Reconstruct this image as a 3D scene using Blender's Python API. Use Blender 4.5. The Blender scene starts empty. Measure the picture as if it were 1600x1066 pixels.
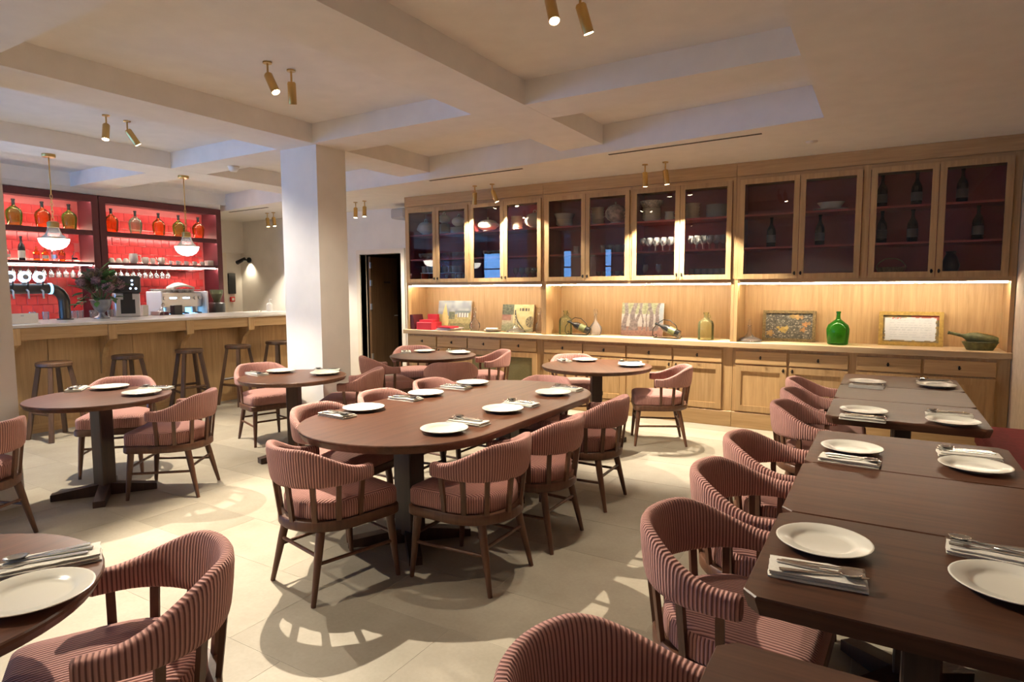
import bpy, bmesh, math, random
from mathutils import Vector, Matrix
random.seed(7)
PI = math.pi
S = bpy.context.scene
C = S.collection
# ------------------------------------------------------------------ camera
FPX = 968.71
cam_d = bpy.data.cameras.new('camera'); cam = bpy.data.objects.new('camera', cam_d); C.objects.link(cam)
cam_d.sensor_width = 36.0; cam_d.lens = FPX / 1600.0 * 36.0; cam_d.clip_start = 0.02; cam_d.clip_end = 100
RT = Vector((0.8568815, 0.51549354, -0.00452908)); UP = Vector((-0.03979326, 0.07490077, 0.99639669)); FW = Vector((-0.51397529, 0.85361366, -0.08469425))
cam.matrix_world = Matrix(((RT.x, UP.x, -FW.x, 0), (RT.y, UP.y, -FW.y, 0), (RT.z, UP.z, -FW.z, 1.5), (0, 0, 0, 1)))
S.camera = cam
# ------------------------------------------------------------------ world, exposure
W = bpy.data.worlds.new('dusk_sky'); S.world = W; W.use_nodes = True
W.node_tree.nodes['Background'].inputs[0].default_value = (0.18, 0.46, 1.0, 1)
W.node_tree.nodes['Background'].inputs[1].default_value = 9.5
S.view_settings.view_transform = 'Standard'; S.view_settings.look = 'None'
S.view_settings.exposure = 0.34; S.view_settings.gamma = 1.0; S.view_settings.use_curve_mapping = False
cy = S.cycles
cy.max_bounces = 10; cy.diffuse_bounces = 5; cy.glossy_bounces = 4; cy.transmission_bounces = 6; cy.transparent_max_bounces = 24
cy.caustics_reflective = False; cy.caustics_refractive = False; cy.sample_clamp_indirect = 4.0
cy.use_denoising = True
WARM = (1.0, 0.88, 0.70)
SPOT_W = 1.0      # master for every ceiling spotlight
def portal(loc, rot, sx, sy):      # guides sampling of the sky through a window opening
    d = bpy.data.lights.new('window_portal', 'AREA'); d.shape = 'RECTANGLE'; d.size = sx; d.size_y = sy
    d.cycles.is_portal = True
    o = bpy.data.objects.new('window_portal', d); C.objects.link(o); o.location = loc; o.rotation_euler = rot
# windows of the street front (behind the camera) and an added, unseen one in the left end wall: (x0, x1) at y=-3, z 0.35..2.7
FRONT_WIN = [(-11.2, -10.35), (-9.0, -7.55), (-7.25, -6.72)]
for x0, x1 in FRONT_WIN:
    portal(((x0 + x1) / 2, -2.99, 1.5), (-PI / 2, 0, 0), x1 - x0, 2.3)
ADDED_LEFT_WIN = (-2.0, 0.9)  # window added out of view to bring in blue light from the left
portal((-11.59, (ADDED_LEFT_WIN[0] + ADDED_LEFT_WIN[1]) / 2, 1.5), (0, -PI / 2, 0), 2.3, ADDED_LEFT_WIN[1] - ADDED_LEFT_WIN[0])

# ------------------------------------------------------------------ materials
def new_mat(name):
    m = bpy.data.materials.new(name); m.use_nodes = True
    nt = m.node_tree; b = nt.nodes['Principled BSDF']
    return m, nt, b
def N(nt, t, **kw):
    n = nt.nodes.new(t)
    for k, v in kw.items(): setattr(n, k, v)
    return n
def ramp(nt, stops):
    r = N(nt, 'ShaderNodeValToRGB'); e = r.color_ramp.elements
    e[0].position, e[0].color = stops[0][0], (*stops[0][1], 1)
    e[1].position, e[1].color = stops[-1][0], (*stops[-1][1], 1)
    for p, c in stops[1:-1]:
        x = e.new(p); x.color = (*c, 1)
    return r
def plain(name, col, rough=0.5, metal=0.0, noise=0.0, scale=20, emit=None, estr=0, spec=None, bump=0.0):
    m, nt, b = new_mat(name)
    b.inputs['Roughness'].default_value = rough; b.inputs['Metallic'].default_value = metal
    if spec is not None: b.inputs['Specular IOR Level'].default_value = spec
    if noise > 0 or bump > 0:
        tc = N(nt, 'ShaderNodeTexCoord'); nz = N(nt, 'ShaderNodeTexNoise'); nz.inputs['Scale'].default_value = scale; nz.inputs['Detail'].default_value = 5
        nt.links.new(tc.outputs['Object'], nz.inputs['Vector'])
        lo = tuple(max(0, c * (1 - noise)) for c in col); hi = tuple(min(1, c * (1 + noise)) for c in col)
        r = ramp(nt, [(0.3, lo), (0.7, hi)]); nt.links.new(nz.outputs['Fac'], r.inputs[0]); nt.links.new(r.outputs[0], b.inputs['Base Color'])
        if bump > 0:
            bp = N(nt, 'ShaderNodeBump'); bp.inputs['Strength'].default_value = bump; bp.inputs['Distance'].default_value = 0.01
            nt.links.new(nz.outputs['Fac'], bp.inputs['Height']); nt.links.new(bp.outputs[0], b.inputs['Normal'])
    else:
        b.inputs['Base Color'].default_value = (*col, 1)
    if emit:
        b.inputs['Emission Color'].default_value = (*emit, 1); b.inputs['Emission Strength'].default_value = estr
    return m
def wood(name, c0, c1, rough=0.45, axis='z', scale=1.0, bump=0.15, coat=0.0, objvar=0.25, spec=0.5):
    m, nt, b = new_mat(name); b.inputs['Specular IOR Level'].default_value = spec
    tc = N(nt, 'ShaderNodeTexCoord'); mp = N(nt, 'ShaderNodeMapping')
    oi = N(nt, 'ShaderNodeObjectInfo')
    ad = N(nt, 'ShaderNodeVectorMath', operation='ADD'); sc = N(nt, 'ShaderNodeVectorMath', operation='SCALE'); 
    cb = N(nt, 'ShaderNodeCombineXYZ')
    for i in range(3): nt.links.new(oi.outputs['Random'], cb.inputs[i])
    sc.inputs['Scale'].default_value = 17.0
    nt.links.new(cb.outputs[0], sc.inputs[0]); nt.links.new(tc.outputs['Object'], ad.inputs[0]); nt.links.new(sc.outputs[0], ad.inputs[1])
    s = {'x': (1.2, 22, 22), 'y': (22, 1.2, 22), 'z': (22, 22, 1.2)}[axis]
    mp.inputs['Scale'].default_value = tuple(v * scale for v in s)
    nt.links.new(ad.outputs[0], mp.inputs['Vector'])
    nz = N(nt, 'ShaderNodeTexNoise'); nz.inputs['Scale'].default_value = 1.6; nz.inputs['Detail'].default_value = 7; nz.inputs['Roughness'].default_value = 0.62; nz.inputs['Distortion'].default_value = 0.6
    nt.links.new(mp.outputs[0], nz.inputs['Vector'])
    r = ramp(nt, [(0.3, c0), (0.72, c1)]); nt.links.new(nz.outputs['Fac'], r.inputs[0])
    hs = N(nt, 'ShaderNodeHueSaturation'); mr = N(nt, 'ShaderNodeMapRange'); mr.inputs[3].default_value = 1 - objvar / 2; mr.inputs[4].default_value = 1 + objvar / 2
    nt.links.new(oi.outputs['Random'], mr.inputs[0]); nt.links.new(mr.outputs[0], hs.inputs['Value']); nt.links.new(r.outputs[0], hs.inputs['Color'])
    nt.links.new(hs.outputs[0], b.inputs['Base Color'])
    b.inputs['Roughness'].default_value = rough
    if coat: b.inputs['Coat Weight'].default_value = coat; b.inputs['Coat Roughness'].default_value = 0.25
    bp = N(nt, 'ShaderNodeBump'); bp.inputs['Strength'].default_value = bump; bp.inputs['Distance'].default_value = 0.004
    nt.links.new(nz.outputs['Fac'], bp.inputs['Height']); nt.links.new(bp.outputs[0], b.inputs['Normal'])
    return m
def glass(name, tint=(1, 1, 1), refl=1.0, rough=0.02, ior=1.45, body=0.0, bodycol=(1, 1, 1)):
    m, nt, b = new_mat(name); nt.nodes.remove(b)
    out = nt.nodes['Material Output']
    tr = N(nt, 'ShaderNodeBsdfTransparent'); tr.inputs[0].default_value = (*tint, 1)
    gl = N(nt, 'ShaderNodeBsdfGlossy'); gl.inputs['Roughness'].default_value = rough; gl.inputs[0].default_value = (refl, refl, refl, 1)
    fr = N(nt, 'ShaderNodeFresnel'); fr.inputs[0].default_value = ior
    mx = N(nt, 'ShaderNodeMixShader'); nt.links.new(fr.outputs[0], mx.inputs[0]); nt.links.new(tr.outputs[0], mx.inputs[1]); nt.links.new(gl.outputs[0], mx.inputs[2])
    last = mx
    if body > 0:
        df = N(nt, 'ShaderNodeBsdfDiffuse'); df.inputs[0].default_value = (*bodycol, 1)
        m2 = N(nt, 'ShaderNodeMixShader'); m2.inputs[0].default_value = body
        nt.links.new(mx.outputs[0], m2.inputs[1]); nt.links.new(df.outputs[0], m2.inputs[2]); last = m2
    nt.links.new(last.outputs[0], out.inputs[0])
    return m
def corduroy(name, light, dark, period=0.0125):
    m, nt, b = new_mat(name)
    tc = N(nt, 'ShaderNodeTexCoord'); sp = N(nt, 'ShaderNodeSeparateXYZ'); nt.links.new(tc.outputs['UV'], sp.inputs[0])
    mu = N(nt, 'ShaderNodeMath', operation='MULTIPLY'); mu.inputs[1].default_value = 2 * PI / period; nt.links.new(sp.outputs[0], mu.inputs[0])
    sn = N(nt, 'ShaderNodeMath', operation='SINE'); nt.links.new(mu.outputs[0], sn.inputs[0])
    mr = N(nt, 'ShaderNodeMapRange'); mr.inputs[1].default_value = -1; mr.inputs[2].default_value = 1; nt.links.new(sn.outputs[0], mr.inputs[0])
    r = ramp(nt, [(0.12, dark), (0.5, light)]); nt.links.new(mr.outputs[0], r.inputs[0])
    nz = N(nt, 'ShaderNodeTexNoise'); nz.inputs['Scale'].default_value = 9; nz.inputs['Detail'].default_value = 3; nt.links.new(tc.outputs['Object'], nz.inputs['Vector'])
    hs = N(nt, 'ShaderNodeHueSaturation'); m2 = N(nt, 'ShaderNodeMapRange'); m2.inputs[3].default_value = 0.82; m2.inputs[4].default_value = 1.18
    nt.links.new(nz.outputs['Fac'], m2.inputs[0]); nt.links.new(m2.outputs[0], hs.inputs['Value']); nt.links.new(r.outputs[0], hs.inputs['Color'])
    nt.links.new(hs.outputs[0], b.inputs['Base Color'])
    b.inputs['Roughness'].default_value = 0.9; b.inputs['Sheen Weight'].default_value = 0.25; b.inputs['Sheen Roughness'].default_value = 0.5
    b.inputs['Sheen Tint'].default_value = (0.9, 0.6, 0.5, 1)
    bp = N(nt, 'ShaderNodeBump'); bp.inputs['Strength'].default_value = 0.7; bp.inputs['Distance'].default_value = 0.004
    nt.links.new(mr.outputs[0], bp.inputs['Height']); nt.links.new(bp.outputs[0], b.inputs['Normal'])
    return m
def stone(name):
    m, nt, b = new_mat(name)
    tc = N(nt, 'ShaderNodeTexCoord'); oi = N(nt, 'ShaderNodeObjectInfo')
    geo = N(nt, 'ShaderNodeNewGeometry')
    n1 = N(nt, 'ShaderNodeTexNoise'); n1.inputs['Scale'].default_value = 2.2; n1.inputs['Detail'].default_value = 8; n1.inputs['Roughness'].default_value = 0.6
    n2 = N(nt, 'ShaderNodeTexNoise'); n2.inputs['Scale'].default_value = 60; n2.inputs['Detail'].default_value = 3
    nt.links.new(geo.outputs['Position'], n1.inputs['Vector']); nt.links.new(geo.outputs['Position'], n2.inputs['Vector'])
    r = ramp(nt, [(0.25, (0.29, 0.25, 0.185)), (0.55, (0.37, 0.325, 0.25)), (0.8, (0.43, 0.385, 0.305))]); nt.links.new(n1.outputs['Fac'], r.inputs[0])
    hs = N(nt, 'ShaderNodeHueSaturation'); mr = N(nt, 'ShaderNodeMapRange'); mr.inputs[3].default_value = 0.84; mr.inputs[4].default_value = 1.1
    nt.links.new(oi.outputs['Random'], mr.inputs[0]); nt.links.new(mr.outputs[0], hs.inputs['Value']); nt.links.new(r.outputs[0], hs.inputs['Color'])
    mx = N(nt, 'ShaderNodeMix', data_type='RGBA', blend_type='MULTIPLY'); mx.inputs[0].default_value = 0.18
    nt.links.new(hs.outputs[0], mx.inputs[6]); nt.links.new(n2.outputs['Fac'], mx.inputs[7]); nt.links.new(mx.outputs[2], b.inputs['Base Color'])
    b.inputs['Roughness'].default_value = 0.55; b.inputs['Specular IOR Level'].default_value = 0.35
    return m
def vcol(name, rough=0.5):
    m, nt, b = new_mat(name); a = N(nt, 'ShaderNodeAttribute'); a.attribute_name = 'Col'
    nt.links.new(a.outputs[0], b.inputs['Base Color']); b.inputs['Roughness'].default_value = rough
    return m
M = dict(
    plaster=plain('plaster_warm_white', (0.80, 0.77, 0.72), 0.9, noise=0.05, scale=3, bump=0.04),
    ceil=plain('ceiling_white', (0.84, 0.81, 0.77), 0.92, noise=0.03, scale=6, bump=0.03),
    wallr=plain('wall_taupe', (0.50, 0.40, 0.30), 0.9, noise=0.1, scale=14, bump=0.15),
    trimw=plain('trim_cream', (0.78, 0.72, 0.62), 0.55),
    grout=plain('grout', (0.42, 0.375, 0.30), 0.9),
    stone=stone('limestone'),
    oakv=wood('oak_vertical', (0.37, 0.225, 0.095), (0.53, 0.345, 0.165), 0.5, 'z', 1.0),
    oakh=wood('oak_horizontal', (0.37, 0.225, 0.095), (0.53, 0.345, 0.165), 0.5, 'x', 1.0),
    oaky=wood('oak_along_bar', (0.37, 0.225, 0.095), (0.53, 0.345, 0.165), 0.5, 'y', 1.0),
    walnut=wood('dark_table_wood', (0.066, 0.024, 0.012), (0.140, 0.055, 0.028), 0.36, 'y', 0.8, 0.08, objvar=0.2, spec=0.4),
    walnutx=wood('dark_table_wood_cross', (0.045, 0.018, 0.010), (0.100, 0.042, 0.022), 0.42, 'x', 0.8, 0.08, objvar=0.2, spec=0.3),
    espresso=wood('espresso_wood', (0.030, 0.014, 0.009), (0.060, 0.028, 0.017), 0.4, 'z', 1.0, 0.08),
    chairw=wood('chair_wood', (0.075, 0.030, 0.015), (0.150, 0.064, 0.032), 0.42, 'z', 1.2, 0.08),
    stoolw=wood('stool_wood', (0.050, 0.024, 0.012), (0.115, 0.058, 0.028), 0.45, 'z', 1.0, 0.1),
    cord=corduroy('pink_rust_corduroy', (0.50, 0.255, 0.215), (0.165, 0.062, 0.055)),
    dark=plain('black_metal', (0.012, 0.012, 0.013), 0.4, 0.6),
    blackp=plain('black_plastic', (0.015, 0.015, 0.017), 0.35),
    brass=plain('brass', (0.55, 0.36, 0.13), 0.28, 1.0),
    steel=plain('steel', (0.62, 0.62, 0.62), 0.28, 0.75),
    cutl=plain('cutlery_steel', (0.70, 0.69, 0.66), 0.16, 1.0),
    china=plain('white_china', (0.70, 0.67, 0.58), 0.22, noise=0.02, scale=4),
    cream=plain('cream_china', (0.78, 0.71, 0.56), 0.3),
    linen=plain('linen', (0.66, 0.62, 0.54), 0.9, noise=0.08, scale=180, bump=0.2),
    burg=plain('burgundy_paint', (0.085, 0.012, 0.017), 0.5, noise=0.08, scale=8),
    burgd=plain('cabinet_red_paint', (0.34, 0.06, 0.06), 0.5, noise=0.08, scale=8),
    shelfr=plain('shelf_red_paint', (0.52, 0.10, 0.09), 0.5),
    marble=plain('pale_marble', (0.66, 0.63, 0.58), 0.25, noise=0.12, scale=5),
    ctop=wood('pale_oak_top', (0.52, 0.36, 0.19), (0.66, 0.48, 0.28), 0.45, 'x', 0.9),
    led=plain('led_warm', (1, 0.9, 0.7), 0.5, emit=(1.0, 0.86, 0.65), estr=68),
    ledw=plain('led_white', (1, 1, 1), 0.5, emit=(1.0, 0.84, 0.72), estr=60),
    lens=plain('lamp_lens', (1, 0.9, 0.7), 0.5, emit=(1.0, 0.82, 0.55), estr=40),
    lensdim=plain('lamp_lens_dim', (1, 0.9, 0.7), 0.5, emit=(1.0, 0.82, 0.55), estr=10),
    opal=plain('opal_glass', (1, 1, 1), 0.4, emit=(1.0, 0.93, 0.84), estr=7),
    pane=glass('cabinet_glass', (0.97, 0.96, 0.95), 1.0, 0.0, 1.42),
    wpane=glass('window_glass', (0.97, 0.98, 1), 1.0, 0.0, 1.45),
    clear=glass('clear_glass', (0.99, 0.99, 0.98), 1.0, 0.03, 1.2, 0.05, (0.9, 0.9, 0.9)),
    glassware=glass('drinking_glass', (0.98, 0.98, 0.97), 1.0, 0.03, 1.4, 0.16, (0.9, 0.9, 0.9)),
    amber=glass('amber_glass', (0.95, 0.60, 0.22), 1.0, 0.03, 1.4, 0.14, (0.75, 0.17, 0.02)),
    olive=glass('olive_glass', (0.66, 0.82, 0.34), 1.0, 0.03, 1.4, 0.20, (0.20, 0.26, 0.04)),
    green=glass('green_glass', (0.20, 0.62, 0.10), 1.0, 0.03, 1.45, 0.25, (0.03, 0.25, 0.02)),
    palegr=glass('pale_green_glass', (0.90, 0.92, 0.72), 1.0, 0.02, 1.4, 0.07, (0.6, 0.6, 0.3)),
    smoke=glass('grey_green_glass', (0.76, 0.88, 0.72), 1.0, 0.03, 1.4, 0.22, (0.36, 0.40, 0.28)),
    darkgl=plain('dark_bottle_glass', (0.012, 0.012, 0.012), 0.12),
    red=plain('red_cardboard', (0.62, 0.03, 0.05), 0.6),
    redv=plain('red_velvet', (0.26, 0.018, 0.028), 0.85, noise=0.15, scale=30),
    paper=plain('paper', (0.78, 0.77, 0.73), 0.8, noise=0.04, scale=12),
    gilt=plain('gilt_frame', (0.55, 0.36, 0.10), 0.38, 0.55, noise=0.2, scale=40),
    oldgilt=plain('old_gilt_frame', (0.20, 0.145, 0.06), 0.5, 0.3, noise=0.45, scale=60, bump=0.4),
    paint=vcol('painted_canvas', 0.55),
    leaf=plain('leaf_green', (0.035, 0.085, 0.022), 0.5, noise=0.4, scale=9),
    leafb=plain('leaf_bright', (0.10, 0.26, 0.06), 0.5, noise=0.3, scale=9),
    petal=plain('faded_hydrangea', (0.20, 0.115, 0.13), 0.8, noise=0.5, scale=30),
    petald=plain('dried_bloom', (0.12, 0.085, 0.05), 0.8, noise=0.5, scale=30),
    urn=plain('pewter_urn', (0.30, 0.31, 0.33), 0.3, 0.8, noise=0.3, scale=9),
    tile=plain('red_glazed_tile', (0.58, 0.052, 0.052), 0.22, noise=0.22, scale=7, bump=0.12),
    doorw=wood('door_brown', (0.11, 0.058, 0.026), (0.19, 0.105, 0.05), 0.5, 'z', 0.8),
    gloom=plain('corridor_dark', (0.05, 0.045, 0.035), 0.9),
    mesh=plain('olive_grille', (0.16, 0.135, 0.055), 0.7, noise=0.2, scale=200),
    wicker=plain('wicker', (0.28, 0.19, 0.09), 0.8, noise=0.4, scale=60, bump=0.5),
    greybox=plain('grey_plastic', (0.42, 0.42, 0.43), 0.5),
    whitep=plain('white_plastic', (0.80, 0.80, 0.78), 0.4),
    bluel=plain('blue_led', (0.4, 0.7, 1), 0.4, emit=(0.25, 0.6, 1.0), estr=2.2),
    medal=plain('lit_medallion', (0.8, 0.85, 1), 0.4, emit=(0.45, 0.68, 1.0), estr=6),
    redp=plain('red_plastic', (0.6, 0.03, 0.03), 0.4),
    pewter=plain('dark_pewter_pipe', (0.075, 0.07, 0.065), 0.28, 0.9),
    stick=plain('wine_label', (0.55, 0.50, 0.40), 0.7),
    mug=plain('grey_stoneware', (0.52, 0.50, 0.47), 0.45),
    ship=plain('green_rope_bottle', (0.09, 0.10, 0.035), 0.5, noise=0.4, scale=30),
)
# ------------------------------------------------------------------ mesh helpers
def bm_new(): return bmesh.new()
def box(bm, x0, x1, y0, y1, z0, z1):
    v = [bm.verts.new((x, y, z)) for z in (z0, z1) for x, y in ((x0, y0), (x1, y0), (x1, y1), (x0, y1))]
    for f in ((3, 2, 1, 0), (4, 5, 6, 7), (0, 1, 5, 4), (1, 2, 6, 5), (2, 3, 7, 6), (3, 0, 4, 7)): bm.faces.new([v[i] for i in f])
    return bm
def cbox(bm, x0, x1, y0, y1, z0, z1, b):
    t = bmesh.new(); box(t, x0, x1, y0, y1, z0, z1)
    bmesh.ops.bevel(t, geom=list(t.edges), offset=b, segments=1, affect='EDGES', profile=0.5)
    merge(bm, t); return bm
def merge(bm, t, mat=None):
    if mat is not None: bmesh.ops.transform(t, matrix=mat, verts=t.verts)
    me = bpy.data.meshes.new('tmp'); t.to_mesh(me); t.free(); bm.from_mesh(me); bpy.data.meshes.remove(me)
def frame_from(d):
    d = d.normalized(); a = Vector((0, 0, 1)) if abs(d.z) < 0.9 else Vector((1, 0, 0))
    u = d.cross(a).normalized(); return u, d.cross(u).normalized()
def tube(bm, pts, r, seg=10, cap=True, closed=False):
    pts = [Vector(p) for p in pts]; n = len(pts)
    rs = r if isinstance(r, (list, tuple)) else [r] * n
    rings = []; u = None
    for i, p in enumerate(pts):
        if closed: d = pts[(i + 1) % n] - pts[i - 1]
        else: d = pts[min(i + 1, n - 1)] - pts[max(i - 1, 0)]
        d = d.normalized()
        if u is None: u, w = frame_from(d)
        else:
            u = (u - d * u.dot(d)).normalized()
        w = d.cross(u)
        rings.append([bm.verts.new(p + (u * math.cos(a) + w * math.sin(a)) * rs[i]) for a in (2 * PI * k / seg for k in range(seg))])
    m = n if closed else n - 1
    for i in range(m):
        A, B = rings[i], rings[(i + 1) % n]
        for k in range(seg): bm.faces.new((A[k], A[(k + 1) % seg], B[(k + 1) % seg], B[k]))
    if cap and not closed:
        bm.faces.new(rings[0][::-1]); bm.faces.new(rings[-1])
    return bm
def lathe(bm, prof, seg=20, c=(0, 0, 0), sx=1.0, sy=1.0):
    rings = []
    for r, z in prof:
        if r < 1e-5: rings.append([bm.verts.new((c[0], c[1], c[2] + z))])
        else: rings.append([bm.verts.new((c[0] + r * sx * math.cos(2 * PI * k / seg), c[1] + r * sy * math.sin(2 * PI * k / seg), c[2] + z)) for k in range(seg)])
    for A, B in zip(rings, rings[1:]):
        if len(A) == 1 and len(B) == 1: continue
        for k in range(seg):
            k2 = (k + 1) % seg
            if len(A) == 1: bm.faces.new((A[0], B[k2], B[k]))
            elif len(B) == 1: bm.faces.new((A[k], A[k2], B[0]))
            else: bm.faces.new((A[k], A[k2], B[k2], B[k]))
    return bm
def prism(bm, outline, z0, z1):
    a = [bm.verts.new((x, y, z0)) for x, y in outline]; b = [bm.verts.new((x, y, z1)) for x, y in outline]; n = len(a)
    bm.faces.new(a[::-1]); bm.faces.new(b)
    for i in range(n): bm.faces.new((a[i], a[(i + 1) % n], b[(i + 1) % n], b[i]))
    return bm
def loft(bm, rings):      # rings of equal length, closed, capped
    R = [[bm.verts.new(p) for p in r] for r in rings]; n = len(R[0])
    for A, B in zip(R, R[1:]):
        for k in range(n): bm.faces.new((A[k], A[(k + 1) % n], B[(k + 1) % n], B[k]))
    bm.faces.new(R[0][::-1]); bm.faces.new(R[-1]); return bm
def mesh(name, bm, mat, smooth=False, angle=None):
    bmesh.ops.recalc_face_normals(bm, faces=bm.faces)
    me = bpy.data.meshes.new(name); bm.to_mesh(me); bm.free(); me.materials.append(M[mat] if isinstance(mat, str) else mat)
    if smooth:
        me.polygons.foreach_set('use_smooth', [True] * len(me.polygons))
        if angle: me.set_sharp_from_angle(angle=math.radians(angle))
    return me
def ob(name, me, parent=None, loc=(0, 0, 0), rot=(0, 0, 0), label=None):
    o = bpy.data.objects.new(name, me); C.objects.link(o); o.location = loc; o.rotation_euler = rot
    if parent: o.parent = parent
    if label: o['label'] = label
    return o
NTH = ['first', 'second', 'third', 'fourth', 'fifth', 'sixth', 'seventh', 'eighth', 'ninth', 'tenth', 'eleventh', 'twelfth']
def part(name, bm, mat, parent, smooth=False, angle=None, loc=(0, 0, 0), rot=(0, 0, 0), label=None):
    return ob(name, mesh(name, bm, mat, smooth, angle), parent, loc, rot, label)
def tag(o, label, cat, group=None, kind=None):
    if label: o['label'] = label
    if cat: o['category'] = cat
    if group: o['group'] = group
    if kind: o['kind'] = kind
    return o
def thing(name, label, cat, loc=(0, 0, 0), rz=0.0, group=None):
    o = ob(name, None, None, loc, (0, 0, rz)); o.empty_display_size = 0.1
    return tag(o, label, cat, group)
def struct(name, bm, mat, label=None, smooth=False):
    o = part(name, bm, mat, None, smooth); o['kind'] = 'structure'
    if label: o['label'] = label
    return o
def dup(root, loc, rz, label, group=None):
    r = root.copy(); C.objects.link(r); r.location = loc; r.rotation_euler = (0, 0, rz); r['label'] = label
    if group: r['group'] = group
    for ch in list(root.children):
        c = ch.copy(); C.objects.link(c); c.parent = r
        for g in ch.children:
            d = g.copy(); C.objects.link(d); d.parent = c
    return r
R = math.radians
# ================================================================== SETTING
ZC, ZB, ZS = 3.05, 2.87, 2.79
XL, XR, YF, YB = -11.6, 0.965, -3.0, 7.65
fl = struct('floor', box(bm_new(), XL - 0.2, XR + 0.2, YF - 0.2, 10.2, -0.15, -0.0009), 'grout', 'beige limestone slab floor')
slab_cache = {}
row_y = YF; ri = 0
while row_y < YB:
    h = [0.48, 0.54, 0.42, 0.60][ri % 4]; y1 = min(row_y + h, YB)
    x = XL + [0.0, -0.45, -0.2, -0.7][ri % 4]
    while x < XR:
        w = random.choice((0.62, 0.78, 0.95, 1.1)); x1 = min(x + w, XR); x0 = max(x, XL)
        if x1 - x0 > 0.05:
            key = (round(x1 - x0, 2), round(y1 - row_y, 2))
            if key not in slab_cache:
                slab_cache[key] = mesh('floor_slab', box(bm_new(), 0.0015, key[0] - 0.0015, 0.0015, key[1] - 0.0015, -0.012, 0.0), 'stone')
            ob('floor_slab', slab_cache[key], fl, (x0, row_y, 0))
        x = x1
        if x >= XR: break
    row_y = y1; ri += 1
ce = struct('ceiling', box(bm_new(), XL - 0.2, XR + 0.2, YF - 0.2, YB + 0.2, ZC, ZC + 0.15), 'ceil', 'white coffered ceiling')
for x0, x1 in ((-2.86, -2.38), (-5.17, -4.68), (-7.5, -7.0), (-9.9, -9.32)):
    part('ceiling_beam', box(bm_new(), x0, x1, YF, 6.6, ZB, ZC + 0.02), 'ceil', ce)
for y0, y1 in ((4.15, 4.58), (1.2, 1.66), (-1.7, -1.25)):
    part('ceiling_beam', box(bm_new(), XL, -0.4, y0, y1, ZB + 0.001, ZC + 0.02), 'ceil', ce)
part('ceiling_soffit', prism(bm_new(), [(-0.46, YF), (XR, YF), (XR, YB), (XL, YB), (XL, 6.55), (-9.5, 6.44), (-7.5, 6.16), (-3.5, 5.80), (-0.46, 5.40)], ZS, ZC + 0.02), 'ceil', ce)
for x0, x1, y0, y1 in ((-2.36, -0.95, 5.74, 5.655), (-4.74, -3.42, 5.96, 5.90), (-9.45, -8.4, 6.55, 6.50)):
    dx, dy = x1 - x0, y1 - y0
    part('air_slot', prism(bm_new(), [(x0, y0), (x1, y1), (x1, y1 + 0.03), (x0, y0 + 0.03)], ZS - 0.004, ZS + 0.004), 'gloom', ce)
# columns
def column(x0, x1, y0, y1, label):
    o = part('column', box(bm_new(), x0, x1, y0, y1, 0, ZB + 0.01), 'plaster', None); o['kind'] = 'structure'; o['label'] = label
column(-5.2, -4.69, 4.2, 4.57, 'square white plaster column in the middle of the room')
column(-5.68, -5.12, 1.35, 1.87, 'plaster column at the left edge of the photo')
# walls
DX0, DX1, DZ = -7.56, -6.66, 2.07
w = bm_new(); box(w, XL, DX0, YB, YB + 0.12, 0, ZC); box(w, DX1, XR + 0.2, YB, YB + 0.12, 0, ZC); box(w, DX0, DX1, YB, YB + 0.12, DZ, ZC)
struct('wall_back', w, 'plaster', 'warm white back wall')
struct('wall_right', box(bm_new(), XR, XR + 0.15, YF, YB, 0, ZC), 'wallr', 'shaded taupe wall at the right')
w = bm_new(); xs = XL
for x0, x1 in FRONT_WIN:
    box(w, xs, x0, YF - 0.15, YF, 0, ZC); box(w, x0, x1, YF - 0.15, YF, 0, 0.35); box(w, x0, x1, YF - 0.15, YF, 2.65, ZC); xs = x1
box(w, xs, XR + 0.15, YF - 0.15, YF, 0, ZC)
struct('wall_front', w, 'plaster', 'wall with street windows behind the camera')
w = bm_new(); a, b_ = ADDED_LEFT_WIN
box(w, XL - 0.15, XL, YF, a, 0, ZC); box(w, XL - 0.15, XL, b_, 2.2, 0, ZC); box(w, XL - 0.15, XL, a, b_, 0, 0.35); box(w, XL - 0.15, XL, a, b_, 2.65, ZC)
box(w, XL - 0.15, -9.72, 2.2, 2.35, 0, ZC)
box(w, -9.95, -9.72, 2.35, 6.32, 0, ZC); box(w, -9.72, -9.33, 2.2, 6.32, 2.80, ZC)
box(w, -10.87, -10.72, 6.0, YB, 0, ZC); box(w, -10.72, -10.62, 6.32, YB, 2.19, ZC)
box(w, -10.87, -9.72, 5.95, 6.02, 0, ZC)
struct('wall_left', w, 'plaster', 'white wall around the bar and its side passage')
def window(n, vert, lo, hi, pos):
    o = bm_new()
    def bb(a0, a1, z0, z1, t0=-0.1, t1=-0.04):
        if vert == 'y': box(o, a0, a1, pos + t0, pos + t1, z0, z1)
        else: box(o, pos + t0, pos + t1, a0, a1, z0, z1)
    t = 0.05
    bb(lo, lo + t, 0.35, 2.65); bb(hi - t, hi, 0.35, 2.65); bb(lo + t, hi - t, 0.35, 0.40); bb(lo + t, hi - t, 2.60, 2.65); bb(lo + t, hi - t, 2.1, 2.14)
    w_ = struct('window_%d' % n, o, 'blackp', 'street window with black frame')
    g = bm_new()
    if vert == 'y': box(g, lo + t, hi - t, pos - 0.072, pos - 0.068, 0.40, 2.60)
    else: box(g, pos - 0.072, pos - 0.068, lo + t, hi - t, 0.40, 2.60)
    part('pane', g, 'wpane', w_)
for i, (x0, x1) in enumerate(FRONT_WIN): window(i + 1, 'y', x0, x1, YF)
window(4, 'x', ADDED_LEFT_WIN[0], ADDED_LEFT_WIN[1], XL)  # the added window, there for its blue light
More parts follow.
